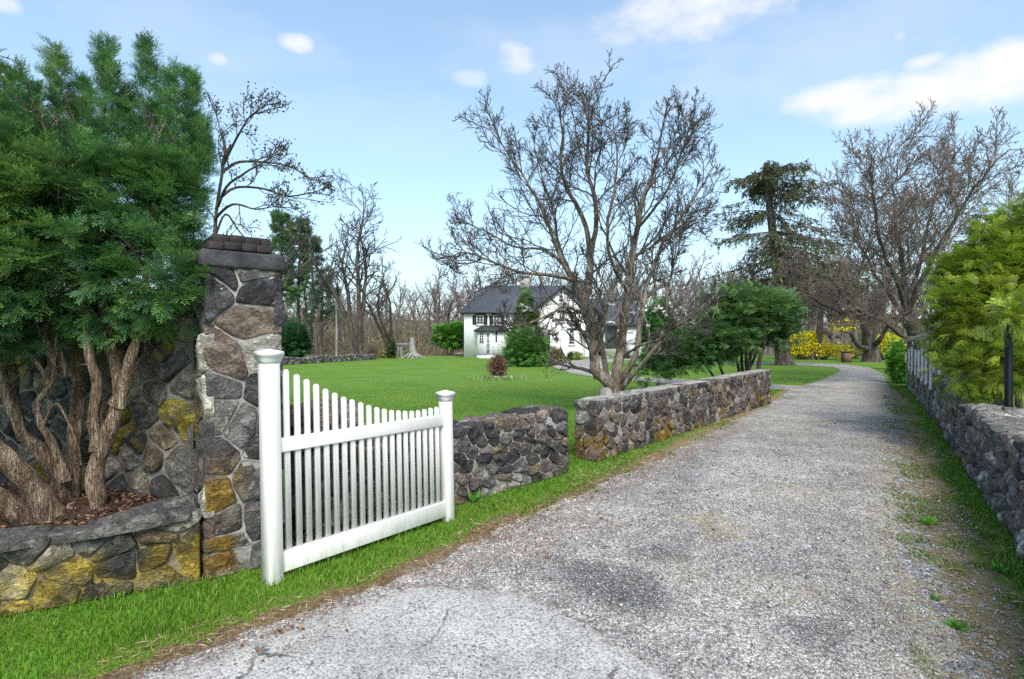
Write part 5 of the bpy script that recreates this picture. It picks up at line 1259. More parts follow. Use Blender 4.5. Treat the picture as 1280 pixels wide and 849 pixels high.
# --- foreground multi-stemmed magnolia, mostly bare -------------------
ZT = 12.0; w = lambda x, y, z=0.0: W(x, y, ZT + z)
LM = [([w(766, 520), w(765, 500), w(763, 484, -.05), w(754, 472, -.1), w(744, 464, -.1), w(742, 447), w(742, 420), w(735, 398, .1), w(731, 372, .1), w(737, 345, .1), w(738, 315, .1)], .15, .095, 6, 2.6),
      ([w(738, 318, .1), w(732, 285, .2), w(722, 255, .3), w(708, 225, .3), w(700, 190, .4), w(704, 150, .4), w(700, 112, .5), (w(712, 84, .5))], .075, .016, 11, 2.6),
      ([w(738, 322, .1), w(745, 280, -.2), w(742, 235, -.4), (w(733, 190, -.5)), w(738, 140, -.5), w(727, 88, -.5)], .075, .015, 11, 2.6),
      ([w(730, 365, .1), w(716, 350, .2), w(704, 330, .3), w(692, 300, .2), w(680, 265, 0), w(660, 220, -.2), w(638, 180, -.3), w(612, 138, -.4)], .075, .014, 13, 2.6),
      ([w(720, 352, .2), w(695, 345, -.4), w(668, 342, -.8), w(640, 338, -1.1), w(608, 325, -1.3), w(578, 318, -1.4), w(560, 328, -1.5)], .055, .010, 12, 2.0),
      ([w(704, 330, .3), w(680, 312, 1.0), w(650, 310, 1.5), w(618, 295, 1.9), w(590, 278, 2.1), w(572, 272, 2.2)], .045, .009, 10, 2.0),
      ([w(735, 395, .1), w(720, 388, -.3), w(706, 384, -.5), w(690, 392, -.7), w(668, 402, -.9), w(645, 408, -1), w(628, 402, -1.1)], .050, .012, 8, 1.3),
      ([w(690, 392, -.7), w(676, 404, -.8), w(668, 416, -.8), w(690, 418, -.9), w(697, 424, -.9)], .022, .008, 3, .6),
      ([w(768, 505), w(770, 470), w(777, 430, .2), w(780, 395, .3), w(786, 350, .3), w(790, 315, .3), w(797, 280, .2), w(806, 240, .2), w(815, 205, .2), w(824, 165, .3), w(835, 100, .3)], .13, .016, 12, 2.8),
      ([w(764, 500), w(757, 460, .5), w(752, 430, .7), w(742, 395, .9), w(720, 352, 1.2), w(700, 310, 1.5), w(690, 260, 1.6), w(675, 200, 1.7), w(668, 150, 1.7)], .085, .012, 11, 2.5),
      ([w(772, 480), w(792, 450, -.3), w(800, 410, -.2), w(806, 370, 0), w(818, 330, .1), w(834, 295, .2), w(856, 262, .2), w(874, 230, .2), w(895, 188, .3)], .085, .012, 12, 2.5),
      ([w(774, 488), w(792, 468, -.3), w(812, 444, -.6), w(832, 422, -.8), (w(850, 404, -.9)), w(872, 392, -1), w(892, 372, -1.1)], .075, .020, 9, 1.3),
      ([w(778, 445, .1), w(800, 432, -.5), w(822, 425, -.7), w(838, 415, -.8), w(846, 400, -.8)], .04, .012, 5, .9),
      ([w(790, 322, .3), w(812, 310, .8), w(840, 290, 1.2), w(862, 280, 1.5), w(890, 268, 1.7)], .045, .010, 9, 1.9),
      ([w(784, 365, .3), w(765, 330, -.5), w(758, 290, -.8), w(766, 240, -1), w(772, 190, -1.1), w(765, 130, -1.1)], .055, .012, 10, 2.4),
      ([w(797, 285, .2), w(820, 255, -.6), w(842, 215, -.9), w(852, 170, -1), w(860, 140, -1)], .04, .010, 9, 2.0),
      ([w(806, 372, 0), w(826, 358, .6), w(838, 352, .8), (w(841, 330, .9)), w(838, 305, 1.0), w(846, 270, 1.1)], .05, .014, 7, 1.8),
      ([w(742, 430), w(756, 395, -.5), w(762, 375, -.7), w(752, 352, -.8), w(742, 330, -.9)], .045, .012, 5, 1.5)]
PM = [dict(n=5, wander=.1, up=.03, kids=9, ang=.8, lr=.62, start=.22, rr=.40, fall=.48),
      dict(n=6, wander=.15, up=.07, kids=8, ang=.75, lr=.58, start=.12, rr=.55, rmin=.010),
      dict(n=5, wander=.16, up=.08, kids=5, ang=.65, lr=.66, start=.12, rr=.6, rmin=.0062),
      dict(n=4, wander=.16, up=.09, kids=2, ang=.6, lr=.6, start=.25, rr=.75, rmin=.0046, tip=.8),
      dict(n=3, wander=.16, up=.08, kids=0, ang=.7, lr=.5, start=.2, rmin=.004, tip=.8)]
LM = [([p if p[2] < 4.2 else np.array([p[0], p[1], 4.2 + (p[2] - 4.2) * .85]) for p in a], b * (.85 if b < .1 else 1), c * .8, int(k * 1.35 + .5), L) for a, b, c, k, L in LM]
mag, out = tree_from_limbs('bare_tree', 'spreading multi-stemmed bare tree with lichened trunks and a few white blossoms behind the long wall', LM, PM, 5, 'bark_moss', 'twig_dark', (w(766, 500)[0], ZT, 0), bumps=.05)
V, Fs = tubes(sum(out[1:3], []), 4, 5, 6, .012, .03); build('branches', V, Fs, M['twig_grey'], mag, smooth=True)
tw = sum(out[3:], []); V, Fs = tubes(tw, 3, 4, 5, .01, .03); V1, F1 = V, Fs
# buds at the tips
R = np.random.RandomState(9)
tips = np.array([t[0][-1] for t in tw]); dr = np.array([np.subtract(t[0][-1], t[0][-2]) for t in tw]); k = R.rand(len(tips)) < .5
V2, F2 = leaves(tips[k] - unit(dr[k]) * .01, unit(dr[k]), R.uniform(.025, .045, k.sum()), R.uniform(.010, .016, k.sum()), R, .4)
V, Fs, _ = merge([(V1, F1), (V2, F2)]); build('crown', V, Fs, M['twig_dark'], mag)
# suckers: thin pale upright shoots low in the crown
sk = []; RR = random.Random(3)
for _ in range(150):
    px, py = RR.choice([(770, 395), (782, 372), (790, 360), (760, 380), (800, 392), (735, 392), (845, 400), (860, 392), (820, 430), (880, 385)]); zz = RR.uniform(-.5, .5)
    a = w(px + RR.uniform(-14, 14), py + RR.uniform(-6, 14), zz); l = RR.uniform(.25, .9); dx = RR.gauss(0, .45) * l
    sk.append(([tuple(a), (a[0] + dx * .4, a[1] + RR.gauss(0, .1), a[2] + l * .5), (a[0] + dx, a[1] + RR.gauss(0, .2), a[2] + l * .9)], .009, .004))
V, Fs = tubes(sk, 4, 4, 4); build('shoots', V, Fs, M['twig_pale'], mag)
fl = []
for px, py in ((825, 386), (838, 382), (843, 389), (852, 387), (834, 395), (829, 390), (846, 399), (856, 404), (864, 403), (868, 405), (848, 395), (792, 391), (806, 388), (817, 388), (761, 380), (769, 382), (652, 382), (660, 386), (664, 388), (655, 390), (679, 397), (822, 385), (720, 386), (812, 408)):
    fl.append(w(px + 0, py, RR.uniform(-.9, -.2)))
fl = np.array(fl); nf = len(fl); C = np.repeat(fl, 7, 0) + R.normal(0, .012, (nf * 7, 3)); A_ = rand_unit(R, nf * 7); A_[:, 2] = np.abs(A_[:, 2]) * .8
V, Fs = leaves(C, unit(A_), R.uniform(.055, .095, nf * 7), R.uniform(.03, .05, nf * 7), R, .5)
build('blossoms', V, Fs, M['petal'], mag, cols=np.full((len(V), 3), .82) * [1, .97, .95])

# --- generic bare tree --------------------------------------------------
def bare_tree(name, label, base, H, trunk_r, seed, P, trunk_mat='bark_grey', twig_mat='twig_grey', stems=1, lean=(0, 0), group=None, fork=.35, spread=.35, kids=8, split=2, thin=3, up0=.02, cat='tree', mesh_only=False):
    RR = random.Random(seed); out = [[] for _ in P]; tl = []; b = np.array(base, float)
    for s in range(stems):
        a = RR.uniform(0, 6.28); off = .3 * trunk_r * (stems > 1)
        p = (b[0] + off * math.cos(a) * 2, b[1] + off * math.sin(a) * 2, b[2] - .1); d = _norm((lean[0] + (.25 * math.cos(a) if stems > 1 else 0), lean[1] + (.25 * math.sin(a) if stems > 1 else 0), 1))
        n = 5; L = H * fork; pts = [p]
        for i in range(n): d = _norm((d[0] + RR.gauss(0, .05), d[1] + RR.gauss(0, .05), d[2] + .05)); p = tuple(p[m] + d[m] * L / n for m in range(3)); pts.append(p)
        rs = np.array([1.5, 1.12, 1, .93, .88, .82]) * trunk_r / (stems ** .5)
        tl.append((pts, rs[0], rs))
        az = RR.uniform(0, 6.28)
        for k in range(split):
            az += 6.28 / split + RR.uniform(-.4, .4); an = spread * RR.uniform(.5, 1.3)
            dd = _norm((d[0] + math.tan(an) * math.cos(az), d[1] + math.tan(an) * math.sin(az), d[2]))
            grow(out, pts[-1], dd, H * (1 - fork) * RR.uniform(.8, 1.05), trunk_r * .72 / stems ** .5, 0, P, RR)
    V, Fs = tubes(tl + out[0], 5, 8, 10, .03, .1); V2, F2 = tubes(sum(out[1:], []), thin, 4, 5, .02, .06)
    if mesh_only:
        V3, F3, _ = merge([(V, Fs), (V2, F2)]); o = build(name, V3, F3, M[twig_mat], loc=base); return tag(o, label, cat, group)
    rt = root(name, label, cat, base, group)
    build('trunk', V, Fs, M[trunk_mat], rt, smooth=True); build('crown', V2, F2, M[twig_mat], rt)
    return rt
def PB(k1=9, k2=6, k3=4, k4=0, up=.05, rm=.012, ang=.75, wander=.12, l1=.55):
    L = [dict(n=7, wander=wander, up=up, kids=k1, ang=ang, lr=l1, start=.2, rr=.55, tip=.08, rmin=rm),
         dict(n=5, wander=wander * 1.3, up=up, kids=k2, ang=ang, lr=.5, start=.15, rr=.6, rmin=rm),
         dict(n=4, wander=wander * 1.5, up=up, kids=k3, ang=ang, lr=.5, start=.15, rr=.65, rmin=rm * .85, tip=.7),
         dict(n=3, wander=wander * 1.6, up=up, kids=k4, ang=ang, lr=.5, start=.15, rr=.7, rmin=rm * .7, tip=.8)]
    if k4: L.append(dict(n=2, wander=.2, up=up, kids=0, ang=ang, lr=.5, start=.2, rmin=rm * .6, tip=.8))
    return L
base = G(453, 449.5)
bare_tree('bare_tree', 'tall bare forked tree with crooked limbs at the back left of the lawn', base, 13.8, .38, 12, PB(13, 7, 5, 0, .035, .022, .75, .14, .48), 'bark_grey', 'twig_dark', stems=2, fork=.24, spread=.30, split=2)
base = G(492, 447.5)
bare_tree('bare_tree', 'medium bare tree with several crooked stems left of the bleached dead trunk', base, 8.8, .34, 24, PB(8, 6, 4, 0, .05, .020, .8, .16, .42), 'bark_grey', 'twig_grey', stems=3, fork=.25, spread=.25, split=1)

# --- big bare tree at right ----------------------------------------------
ZB = 21.0; wb = lambda x, y, z=0.0: W(x, y, ZB + z)
trk = [wb(1160, 470), wb(1156, 448), wb(1150, 425), wb(1141, 408), wb(1134, 396)]
LB_ = [(trk, .34, .26, 0, 1),
       ([wb(1134, 396), wb(1132, 370), wb(1128, 335, .3), wb(1120, 290, .5), wb(1118, 245, .6), wb(1122, 200, .6)], .19, .03, 14, 5.0),
       ([wb(1138, 402), wb(1120, 396, -.3), wb(1095, 400, -.6), wb(1065, 395, -1), wb(1035, 382, -1.2), wb(1005, 370, -1.4), wb(985, 358, -1.5)], .15, .02, 13, 3.2),
       ([wb(1150, 424), wb(1128, 420, -.8), wb(1104, 402, -1.2), wb(1075, 392, -1.8), wb(1052, 366, -2.2), wb(1030, 335, -2.4)], .11, .02, 11, 3.2),
       ([wb(1136, 400), wb(1118, 378, .8), wb(1095, 345, 1.4), wb(1075, 305, 1.8), wb(1060, 260, 2)], .14, .025, 13, 4.2),
       ([wb(1134, 396), wb(1145, 365, -.5), wb(1165, 325, -1), wb(1190, 280, -1.4), wb(1218, 235, -1.6), wb(1262, 185, -1.8)], .16, .025, 13, 4.4),
       ([wb(1138, 402), wb(1160, 380, .6), wb(1190, 345, 1.2), wb(1225, 310, 1.6), wb(1265, 280, 2), wb(1310, 250, 2)], .14, .025, 12, 4.2),
       ([wb(1133, 390), wb(1120, 350, -.8), wb(1100, 300, -1.4), wb(1092, 250, -1.8), wb(1085, 210, -2)], .13, .025, 13, 4.2),
       ([wb(1133, 380), wb(1150, 330, .8), wb(1160, 280, 1.4), wb(1175, 225, 1.6), wb(1195, 190, 1.8)], .13, .025, 13, 4.2)]
PBB = [dict(n=6, wander=.1, up=.05, kids=10, ang=.75, lr=.62, start=.2, rr=.36, fall=.40),
       dict(n=6, wander=.13, up=.05, kids=9, ang=.72, lr=.58, start=.12, rr=.50, rmin=.017),
       dict(n=5, wander=.14, up=.07, kids=7, ang=.7, lr=.62, start=.12, rr=.6, rmin=.0105),
       dict(n=4, wander=.15, up=.08, kids=3, ang=.6, lr=.6, start=.15, rr=.7, rmin=.0075, tip=.8),
       dict(n=3, wander=.16, up=.08, kids=0, ang=.6, lr=.5, start=.2, rmin=.0068, tip=.8)]
LB_ = [LB_[0]] + [(a, b * .72, c * .6, int(k * 1.3), L * 1.1) for a, b, c, k, L in LB_[1:]]
bt, out = tree_from_limbs('bare_tree', 'large bare broad-crowned tree with fine pinkish twigs behind the tall end of the right wall', LB_, PBB, 15, 'bark_grey', 'twig_pink', (*wb(1158, 470)[:2], 0), bumps=.10, start=.22)
hang = [([q for q in t[0] if q[2] > 2.1], t[1], t[2]) for t in sum(out[1:], [])]; hang = [t for t in hang if len(t[0]) > 1]
V, Fs = tubes(hang, 3, 5, 6, .02, .05); build('crown', V, Fs, M['twig_pink'], bt)

# --- bare tree standing at the far bend (trunk 1088) ------------------------
base = G(1089, 452.5); wc = lambda x, y, z=0.0: W(x, y, base[1] + z)
LC = [([wc(1089, 456), wc(1089, 448), wc(1089, 436), wc(1087, 424), wc(1090, 412), wc(1095, 400)], .62, np.array([.95, .78, .70, .64, .60, .58, .56, .54, .52, .5, .48, .46, .44, .44, .42, .42, .4, .4, .4, .4, .4]), 0, 1),
      ([wc(1087, 424), wc(1080, 405), wc(1072, 385, 1), wc(1060, 360, 2), wc(1050, 335, 2)], .35, .06, 9, 6),
      ([wc(1095, 402), wc(1102, 380), wc(1110, 355, -1), wc(1116, 330, -1)], .35, .06, 9, 6),
      ([wc(1088, 436), (wc(1076, 434, -1)), wc(1068, 424, -1.5), wc(1062, 416, -2), wc(1050, 414, -2)], .20, .06, 5, 3),
      ([wc(1092, 432), wc(1099, 426, -1), wc(1106, 415, -1.5), wc(1112, 405, -2)], .22, .06, 5, 3)]
PC = [dict(n=5, wander=.1, up=.02, kids=8, ang=.7, lr=.6, start=.25, rr=.5, fall=.4), dict(n=5, wander=.15, up=.0, kids=6, ang=.7, lr=.55, start=.15, rr=.55, rmin=.03), dict(n=4, wander=.16, up=-.05, kids=4, ang=.7, lr=.5, start=.15, rr=.6, rmin=.02), dict(n=3, wander=.18, up=-.10, kids=0, ang=.7, lr=.5, start=.15, rr=.6, rmin=.016, tip=.8)]
ct, out = tree_from_limbs('bare_tree', 'stout grey-trunked bare tree on the grass by the far bend, right of the brick pillar', LC, PC, 35, 'bark_grey', 'twig_grey', base, bumps=.1)
hang = [([q for q in t[0] if q[2] > 2.4], t[1], t[2]) for t in sum(out[1:], [])]; hang = [t for t in hang if len(t[0]) > 1]
V, Fs = tubes(hang, 3, 5, 6, .03, .08); build('crown', V, Fs, M['twig_grey'], ct)

# --- weeping tree with pale hanging twigs ------------------------------------
base = G(1020, 451.5); wd_ = lambda x, y, z=0.0: W(x, y, base[1] + 3 + z)
LW = [([wd_(1022, 453), wd_(1024, 420), wd_(1026, 395), wd_(1030, 375)], .28, .18, 0, 1)]
for i, (x, y, z) in enumerate(((985, 350, 0), (1000, 330, 2), (1020, 322, -2), (1042, 326, 1), (1060, 345, -1), (1070, 352, 2), (975, 372, 2), (1010, 345, -3), (1050, 338, 3))):
    LW.append(([wd_(1028, 382 + i % 3 * 4), wd_((1028 + x) / 2, min(382, y + 15), z / 2), wd_(x, y, z), wd_(x + (x - 1026) * .35, y + 16, z * 1.3)], .12, .04, 8, 3.6))
PW = [dict(n=5, wander=.1, up=.0, kids=8, ang=.7, lr=.6, start=.3, rr=.5, fall=.3), dict(n=6, wander=.10, up=-.20, kids=9, ang=.6, lr=.75, start=.1, rr=.5, rmin=.02), dict(n=6, wander=.08, up=-.32, kids=4, ang=.5, lr=.7, start=.1, rr=.6, rmin=.014, tip=.8), dict(n=4, wander=.08, up=-.35, kids=0, ang=.5, lr=.5, start=.1, rmin=.012, tip=.8)]
wt, out = tree_from_limbs('weeping_tree', 'bare weeping tree with pale grey hanging twigs beyond the lawn island', LW, PW, 45, 'bark_grey', 'twig_pale', (*base[:2], 0), start=.4)
hang = [([q for q in t[0] if q[2] > 2.5 + RR.uniform(-.1, .8)], t[1], t[2]) for t in sum(out[1:], [])]; hang = [t for t in hang if len(t[0]) > 1]
V, Fs = tubes(hang, 3, 4, 5, .03, .08); build('crown', V, Fs, M['twig_pale'], wt)

# --- leaning old spruce with drooping thin foliage ----------------------------
base = G(979, 456.5); ZS = base[1]; ws = lambda x, y, z=0.0: W(x, y, ZS + z)
tp = smoothpath([ws(980, 459), ws(979, 445), ws(977, 420), ws(975, 380), ws(972, 340), ws(966, 290), ws(960, 240), ws(957, 204)], 6); rr_ = np.interp(np.linspace(0, 1, len(tp)), [0, .06, .15, .5, 1], [.78, .56, .48, .36, .13])
sp = root('spruce_tree', 'tall leaning old spruce with thin drooping boughs beyond the lawn island', 'tree', base)
V, Fs = tubes([([tuple(p) for p in tp], .5, rr_)], 10, 10, 12); V += .06 * np.stack([fbm(V * [1, 1, .3], 3, 3, s) for s in range(3)], 1); build('trunk', V, Fs, M['bark_grey'], sp, smooth=True)
RR = random.Random(6); bl = []; tw = []; NC, NA = [], []
for i in range(190):
    t = RR.uniform(.24, .99); k = int(t * (len(tp) - 1)); o = tp[k]; az = RR.uniform(0, 6.28)
    L = (1.5 + 8.6 * (1 - t) ** .85) * RR.uniform(.55, 1.15) * (1.25 if math.cos(az) > -.2 else 1.0)
    d = _norm((math.cos(az), math.sin(az), .25 if t > .8 else -.12)); p = tuple(o); pts = [p]; n = 8
    for j in range(n):
        d = _norm((d[0] + RR.gauss(0, .07), d[1] + RR.gauss(0, .07), d[2] - .07 + (.14 if j > 4 else 0) + RR.gauss(0, .05))); p = tuple(p[m] + d[m] * L / n for m in range(3)); pts.append(p)
        for _ in range(5):
            q0 = tuple(p[m] - d[m] * L / n * RR.random() for m in range(3)); l = RR.uniform(.35, 1.3) * (.6 + .4 * (1 - t)); sdx, sdy = RR.gauss(0, .45), RR.gauss(0, .45)
            q1 = (q0[0] + (d[0] * .5 + sdx) * l * .6, q0[1] + (d[1] * .5 + sdy) * l * .6, q0[2] - l * .30); q2 = (q1[0] + sdx * l * .25, q1[1] + sdy * l * .25, q1[2] - l * .55)
            if q2[2] < 2.7: continue
            tw.append(([q0, q1, q2], .018, .009))
            if RR.random() < .40 and j > 0:
                for _ in range(7): f = RR.random(); NC.append([q1[m] + (q2[m] - q1[m]) * f for m in range(3)] if RR.random() < .6 else [q0[m] + (q1[m] - q0[m]) * f for m in range(3)]); NA.append((RR.gauss(0, .6) + d[0] * .5, RR.gauss(0, .6) + d[1] * .5, RR.gauss(-.45, .5)))
    pts = [q for q in pts if q[2] > 2.8]
    if len(pts) > 2: bl.append((pts, .07 * (1.25 - t), .015))
V, Fs = tubes(bl + tw, 3, 4, 5, .03, .06); build('boughs', V, Fs, M['twig_grey'], sp)
NC, NA = np.array(NC), np.array(NA); R = np.random.RandomState(16); n = len(NC)
V, Fs = leaves(NC, NA, R.uniform(.16, .36, n), R.uniform(.05, .11, n), R, .4)
pc = np.array([(.060, .088, .028), (.085, .110, .034), (.045, .066, .024), (.12, .135, .042), (.085, .085, .042)])[R.randint(0, 5, n)] * R.uniform(.7, 1.3, (n, 1)); build('foliage', V, Fs, M['leaf'], sp, cols=np.repeat(pc, 4, 0))

# --- dark spreading evergreen behind the long wall -----------------------------
FT, FF, FW = spray_template(9, .34, .85, .085, .22, ((.25, .7, .7), (.35, -.7, .65), (.6, .6, .4)), .12, 4)
def evergreen(name, label, base, blobs, n, size, pal, tipc, seed, stems, layered=.0, shell=.35, rough=.4, cat='tree', tipw=1.0, up=.0, group=None, tmpl=(FT, FF, FW), trunk='bark_grey', prune=None):
    R = np.random.RandomState(seed); p, o, dep = in_blobs(R, n, blobs, shell, seed, rough, 2.2)
    if layered > 0:       # boughs in flat tiers
        ph = vnoise(p[:, :2], .5, seed) * 1.4; zz = (p[:, 2] + ph * .5) / layered; fr = zz - np.floor(zz); p[:, 2] -= (fr - .5) * layered * .72; o[:, 2] *= .35
    p += .12 * size * 4 * np.stack([fbm(p, 1.6, 3, seed + s) for s in (1, 2, 3)], 1)
    keep = p[:, 2] > .02
    if prune is not None: keep &= prune(p)
    p, o = p[keep], o[keep]; n = len(p)
    a = unit(o + R.normal(0, .4, (n, 3)) + np.array([0, 0, up])); s = size * R.uniform(.65, 1.25, n)
    V, Fs = instance_template(tmpl[0], tmpl[1], p, a, s, R, up=np.array([0, 0, 1.]))
    pal = np.array(pal); nw = sstep(fbm(p, 1.1, 3, seed + 9), -.12, .32) * R.uniform(.1, 1, n) * tipw
    c0 = pal[R.randint(0, len(pal), n)] * R.uniform(.75, 1.25, (n, 1)); c1 = c0 * 1.35 * (1 - nw[:, None]) + np.array(tipc)[None] * nw[:, None]
    wv = tmpl[2][None, :, None] ** 1.3; cc = c0[:, None] * (1 - wv) + c1[:, None] * wv
    rt = root(name, label, cat, base, group); build('foliage', V, Fs, M['needle'], rt, cols=cc.reshape(-1, 3))
    if stems: V, Fs = tubes(stems, 4, 6, 8, .02, .06); build('trunk', V, Fs, M[trunk], rt, smooth=True)
    return rt
ZE = 17.5; we = lambda x, y, z=0.0: W(x, y, ZE + z); eb = lambda x, y, z, rx, ry, rz: (*we(x, y, z), rx, ry, rz)
EB = [eb(935, 395, 0, 1.35, 1.2, .80), eb(958, 392, .3, 1.02, 1.0, .72), eb(900, 420, -.3, 1.3, 1.1, .62), eb(862, 436, -.6, .95, .9, .48), eb(835, 450, -.9, .7, .7, .42), eb(815, 466, -1.0, .42, .5, .24), eb(905, 385, .5, .75, .8, .42), eb(968, 415, 0, .72, .8, .42), eb(925, 372, .2, .7, .7, .35)]
def gnd(x, Z): return np.array([(x - CX) / F * Z, Z, -.05])
ES = []; RR = random.Random(12)
for x, tx, ty, r in ((932, 925, 400, .07), (938, 950, 390, .075), (945, 965, 395, .08), (926, 905, 405, .06), (915, 880, 425, .055), (936, 935, 380, .07), (905, 860, 440, .05), (928, 970, 410, .06)):
    z = RR.uniform(-.5, .5); b = gnd(x, ZE + z); t_ = we(tx, ty, z * 1.5)
    pts = smoothpath([b, b + (t_ - b) * [.25, .5, .4] + [RR.gauss(0, .1), 0, 0], b + (t_ - b) * [.6, .8, .75], t_], 4); ES.append(([tuple(p) for p in pts], r, .02))
evergreen('spreading_evergreen', 'low wide dark green evergreen with many stems leaning over behind the long stone wall', gnd(930, ZE) + [0, 0, .05], EB, 6200, .28, [(.026, .066, .022), (.042, .092, .027), (.060, .115, .034), (.034, .078, .032)], (.17, .23, .06), 91, ES, .34, .30, .35)
# evergreen mass behind the bare tree, right of the house
def simple_ever(name, label, px, pyb, pytop, wpx, n, size, pal, tipc, seed, shape='round', Z=None, cat='shrub', tipw=1.0, stems=True, clear=0.0, group=None):
    b = G(px, pyb) if Z is None else np.array([(px - CX) / F * Z, Z, 0.]); Z = b[1]; H = EYE + (CY - pytop) / F * Z; r = wpx / 2 / F * Z
    if shape == 'cone':
        BL = [(b[0], b[1], H * f, r * (1.05 - f) ** .9, r * (1.05 - f) ** .9, H * .17) for f in (.13, .28, .43, .58, .73, .88)]
    elif shape == 'round':
        BL = [(b[0] + dx * r, b[1] + dy * r, clear + (H - clear) * fz, r * .72, r * .72, (H - clear) * .42) for dx, dy, fz in ((-.3, 0, .45), (.3, -.1, .45), (0, .2, .60), (-.15, -.25, .38), (.2, .2, .5))]
    else:
        BL = shape
    st = [([(b[0] + s * r * .15, b[1], -.05), (b[0] + s * r * .25, b[1], H * .3), (b[0] + s * r * .35, b[1], H * .65)], max(.03, r * .05), .015) for s in (-1, 0, 1)] if stems else None
    return evergreen(name, label, b, BL, n, size, pal, tipc, seed, st, 0, .5, .3, cat, tipw, group=group)
PG = [(.028, .078, .022), (.040, .105, .028), (.055, .125, .030)]
simple_ever('evergreen_tree', 'rounded green evergreen between the house and the dark spreading evergreen', 829, 462, 380, 44, 2200, .55, PG, (.13, .20, .06), 101, 'round', 32.0, 'tree')
simple_ever('rhododendron', 'big rounded glossy green shrub in front of the house', 658, 458, 409, 55, 2600, .30, [(.034, .095, .020), (.048, .125, .026), (.065, .150, .032)], (.16, .25, .06), 102)
simple_ever('conifer', 'pointed olive green conifer rising behind the big rounded shrub at the house front', 658, 455, 361, 50, 3400, .45, [(.05, .095, .022), (.07, .12, .028), (.042, .08, .02)], (.15, .165, .05), 103, 'cone', 38.0, 'tree')
simple_ever('clipped_evergreen', 'two-lobed clipped green evergreen on bare stems at the left end of the house', 563, 444.5, 403.5, 37, 2600, .40, [(.035, .11, .015), (.05, .14, .02)], (.13, .25, .04), 104, [(*W(554.5, 420, 57), 1.0, 1.0, 1.05), (*W(571, 419, 57), 1.05, 1.0, 1.15), (*W(563, 424, 57), .9, .9, .8)], 57.0, 'shrub')
simple_ever('dark_shrub', 'dark green bushy conifer just right of the stone pier at the back of the lawn', 367, 452, 404, 34, 2200, .40, [(.012, .040, .014), (.02, .058, .02), (.03, .075, .025)], (.05, .11, .03), 105, 'round')
simple_ever('hedge_shrub', 'clipped light green shrub at the far end of the tall right wall', 1126, 481, 430, 27, 2600, .16, [(.05, .14, .02), (.07, .18, .03)], (.17, .30, .05), 106, 'round', 20.5)

# shrubs of leaves / twigs -------------------------------------------------------
def leafy(name, label, px, pyb, pytop, wpx, n, size, pal, seed, Z=None, blobs=None, twigs=60, cat='shrub', mat='leaf', twig='twig_grey', wd=.55, group=None, shell=.3, rough=.35, zoff=.0):
    R = np.random.RandomState(seed); b = G(px, pyb) if Z is None else np.array([(px - CX) / F * Z, Z, 0.]); Z = b[1]; H = EYE + (CY - pytop) / F * Z; r = wpx / 2 / F * Z
    BL = blobs or [(b[0] + dx * r, b[1] + dy * r, H * fz + zoff, r * .68, r * .68, H * .46) for dx, dy, fz in ((-.32, 0, .46), (.32, -.1, .44), (0, .2, .56), (.05, -.3, .40))]
    p, o, dep = in_blobs(R, n, BL, shell, seed, rough, 2.2); k = p[:, 2] > .0; p, o = p[k], o[k]; n = len(p)
    V, Fs = leaves(p, unit(o + R.normal(0, .8, (n, 3))), size * R.uniform(.6, 1.3, n), size * wd * R.uniform(.6, 1.3, n), R, .4)
    pc = np.array(pal)[R.randint(0, len(pal), n)] * R.uniform(.7, 1.3, (n, 1)); rt = root(name, label, cat, b, group)
    build('foliage', V, Fs, M[mat], rt, cols=np.repeat(pc, 4, 0))
    if twigs:
        RR = random.Random(seed); tl = []
        for _ in range(twigs):
            t_ = p[RR.randrange(n)]; s_ = np.array([b[0] + RR.gauss(0, r * .18), b[1] + RR.gauss(0, r * .18), -.03]); m_ = s_ + (t_ - s_) * [.35, .35, .6]
            tl.append(([tuple(s_), tuple(m_), tuple(t_)], max(.012, size * .10), .006))
        V, Fs = tubes(tl, 3, 4, 5); build('stems', V, Fs, M[twig], rt)
    return rt
# round brown shrub on the lawn with its ring of low plants
leafy('brown_shrub', 'small rounded reddish brown shrub standing alone on the lawn', 622, 472.5, 442.5, 27, 2600, .075, [(.13, .065, .045), (.19, .10, .065), (.10, .05, .04), (.24, .15, .10)], 111, twigs=160, mat='litter', twig='twig_pink')
c = G(622, 474.5); R = np.random.RandomState(4)
P = np.stack([c[0] + R.normal(0, .48, 900), c[1] + R.normal(0, .42, 900)], 1)
V, Fs = leaves(np.column_stack([P, R.uniform(.02, .10, 900)]), unit(rand_unit(R, 900) + [0, 0, .6]), R.uniform(.05, .11, 900), R.uniform(.03, .05, 900), R)
pc = np.array([(.13, .22, .05), (.22, .28, .12), (.38, .36, .24), (.09, .16, .03)])[R.randint(0, 4, 900)]
tag(build('ground_cover', V, Fs, M['leaf'], cols=np.repeat(pc, 4, 0)), 'ring of low pale-green bed plants round the small brown shrub', 'ground cover', kind='stuff')
leafy('flowering_shrub', 'pale pinkish-budded shrub at the foot of the house gable', 695, 456.5, 434, 22, 1500, .16, [(.16, .17, .07), (.26, .20, .14), (.36, .29, .22), (.10, .13, .04)], 112, twigs=40)
leafy('dark_box_bush', 'small dark green bush beside the house entrance', 713.5, 449.5, 440.5, 9, 600, .14, [(.02, .06, .015), (.03, .085, .02)], 113, twigs=0, Z=45)
leafy('yellow_green_bush', 'small yellow-green bush beside the house entrance', 721.5, 450.5, 440, 14, 800, .15, [(.20, .25, .07), (.30, .32, .13), (.13, .19, .04)], 114, twigs=0, Z=44)
for i, (px, w_) in enumerate(((783, 9), (795, 7), (804, 9))):
    leafy('low_plant', 'low dark plants at the foot of the low white wing of the house', px, 449, 443.8, w_, 300, .13, [(.05, .06, .04), (.09, .08, .06), (.03, .05, .02)], 115 + i, twigs=0, Z=46.3, group='low plants along the house wing')
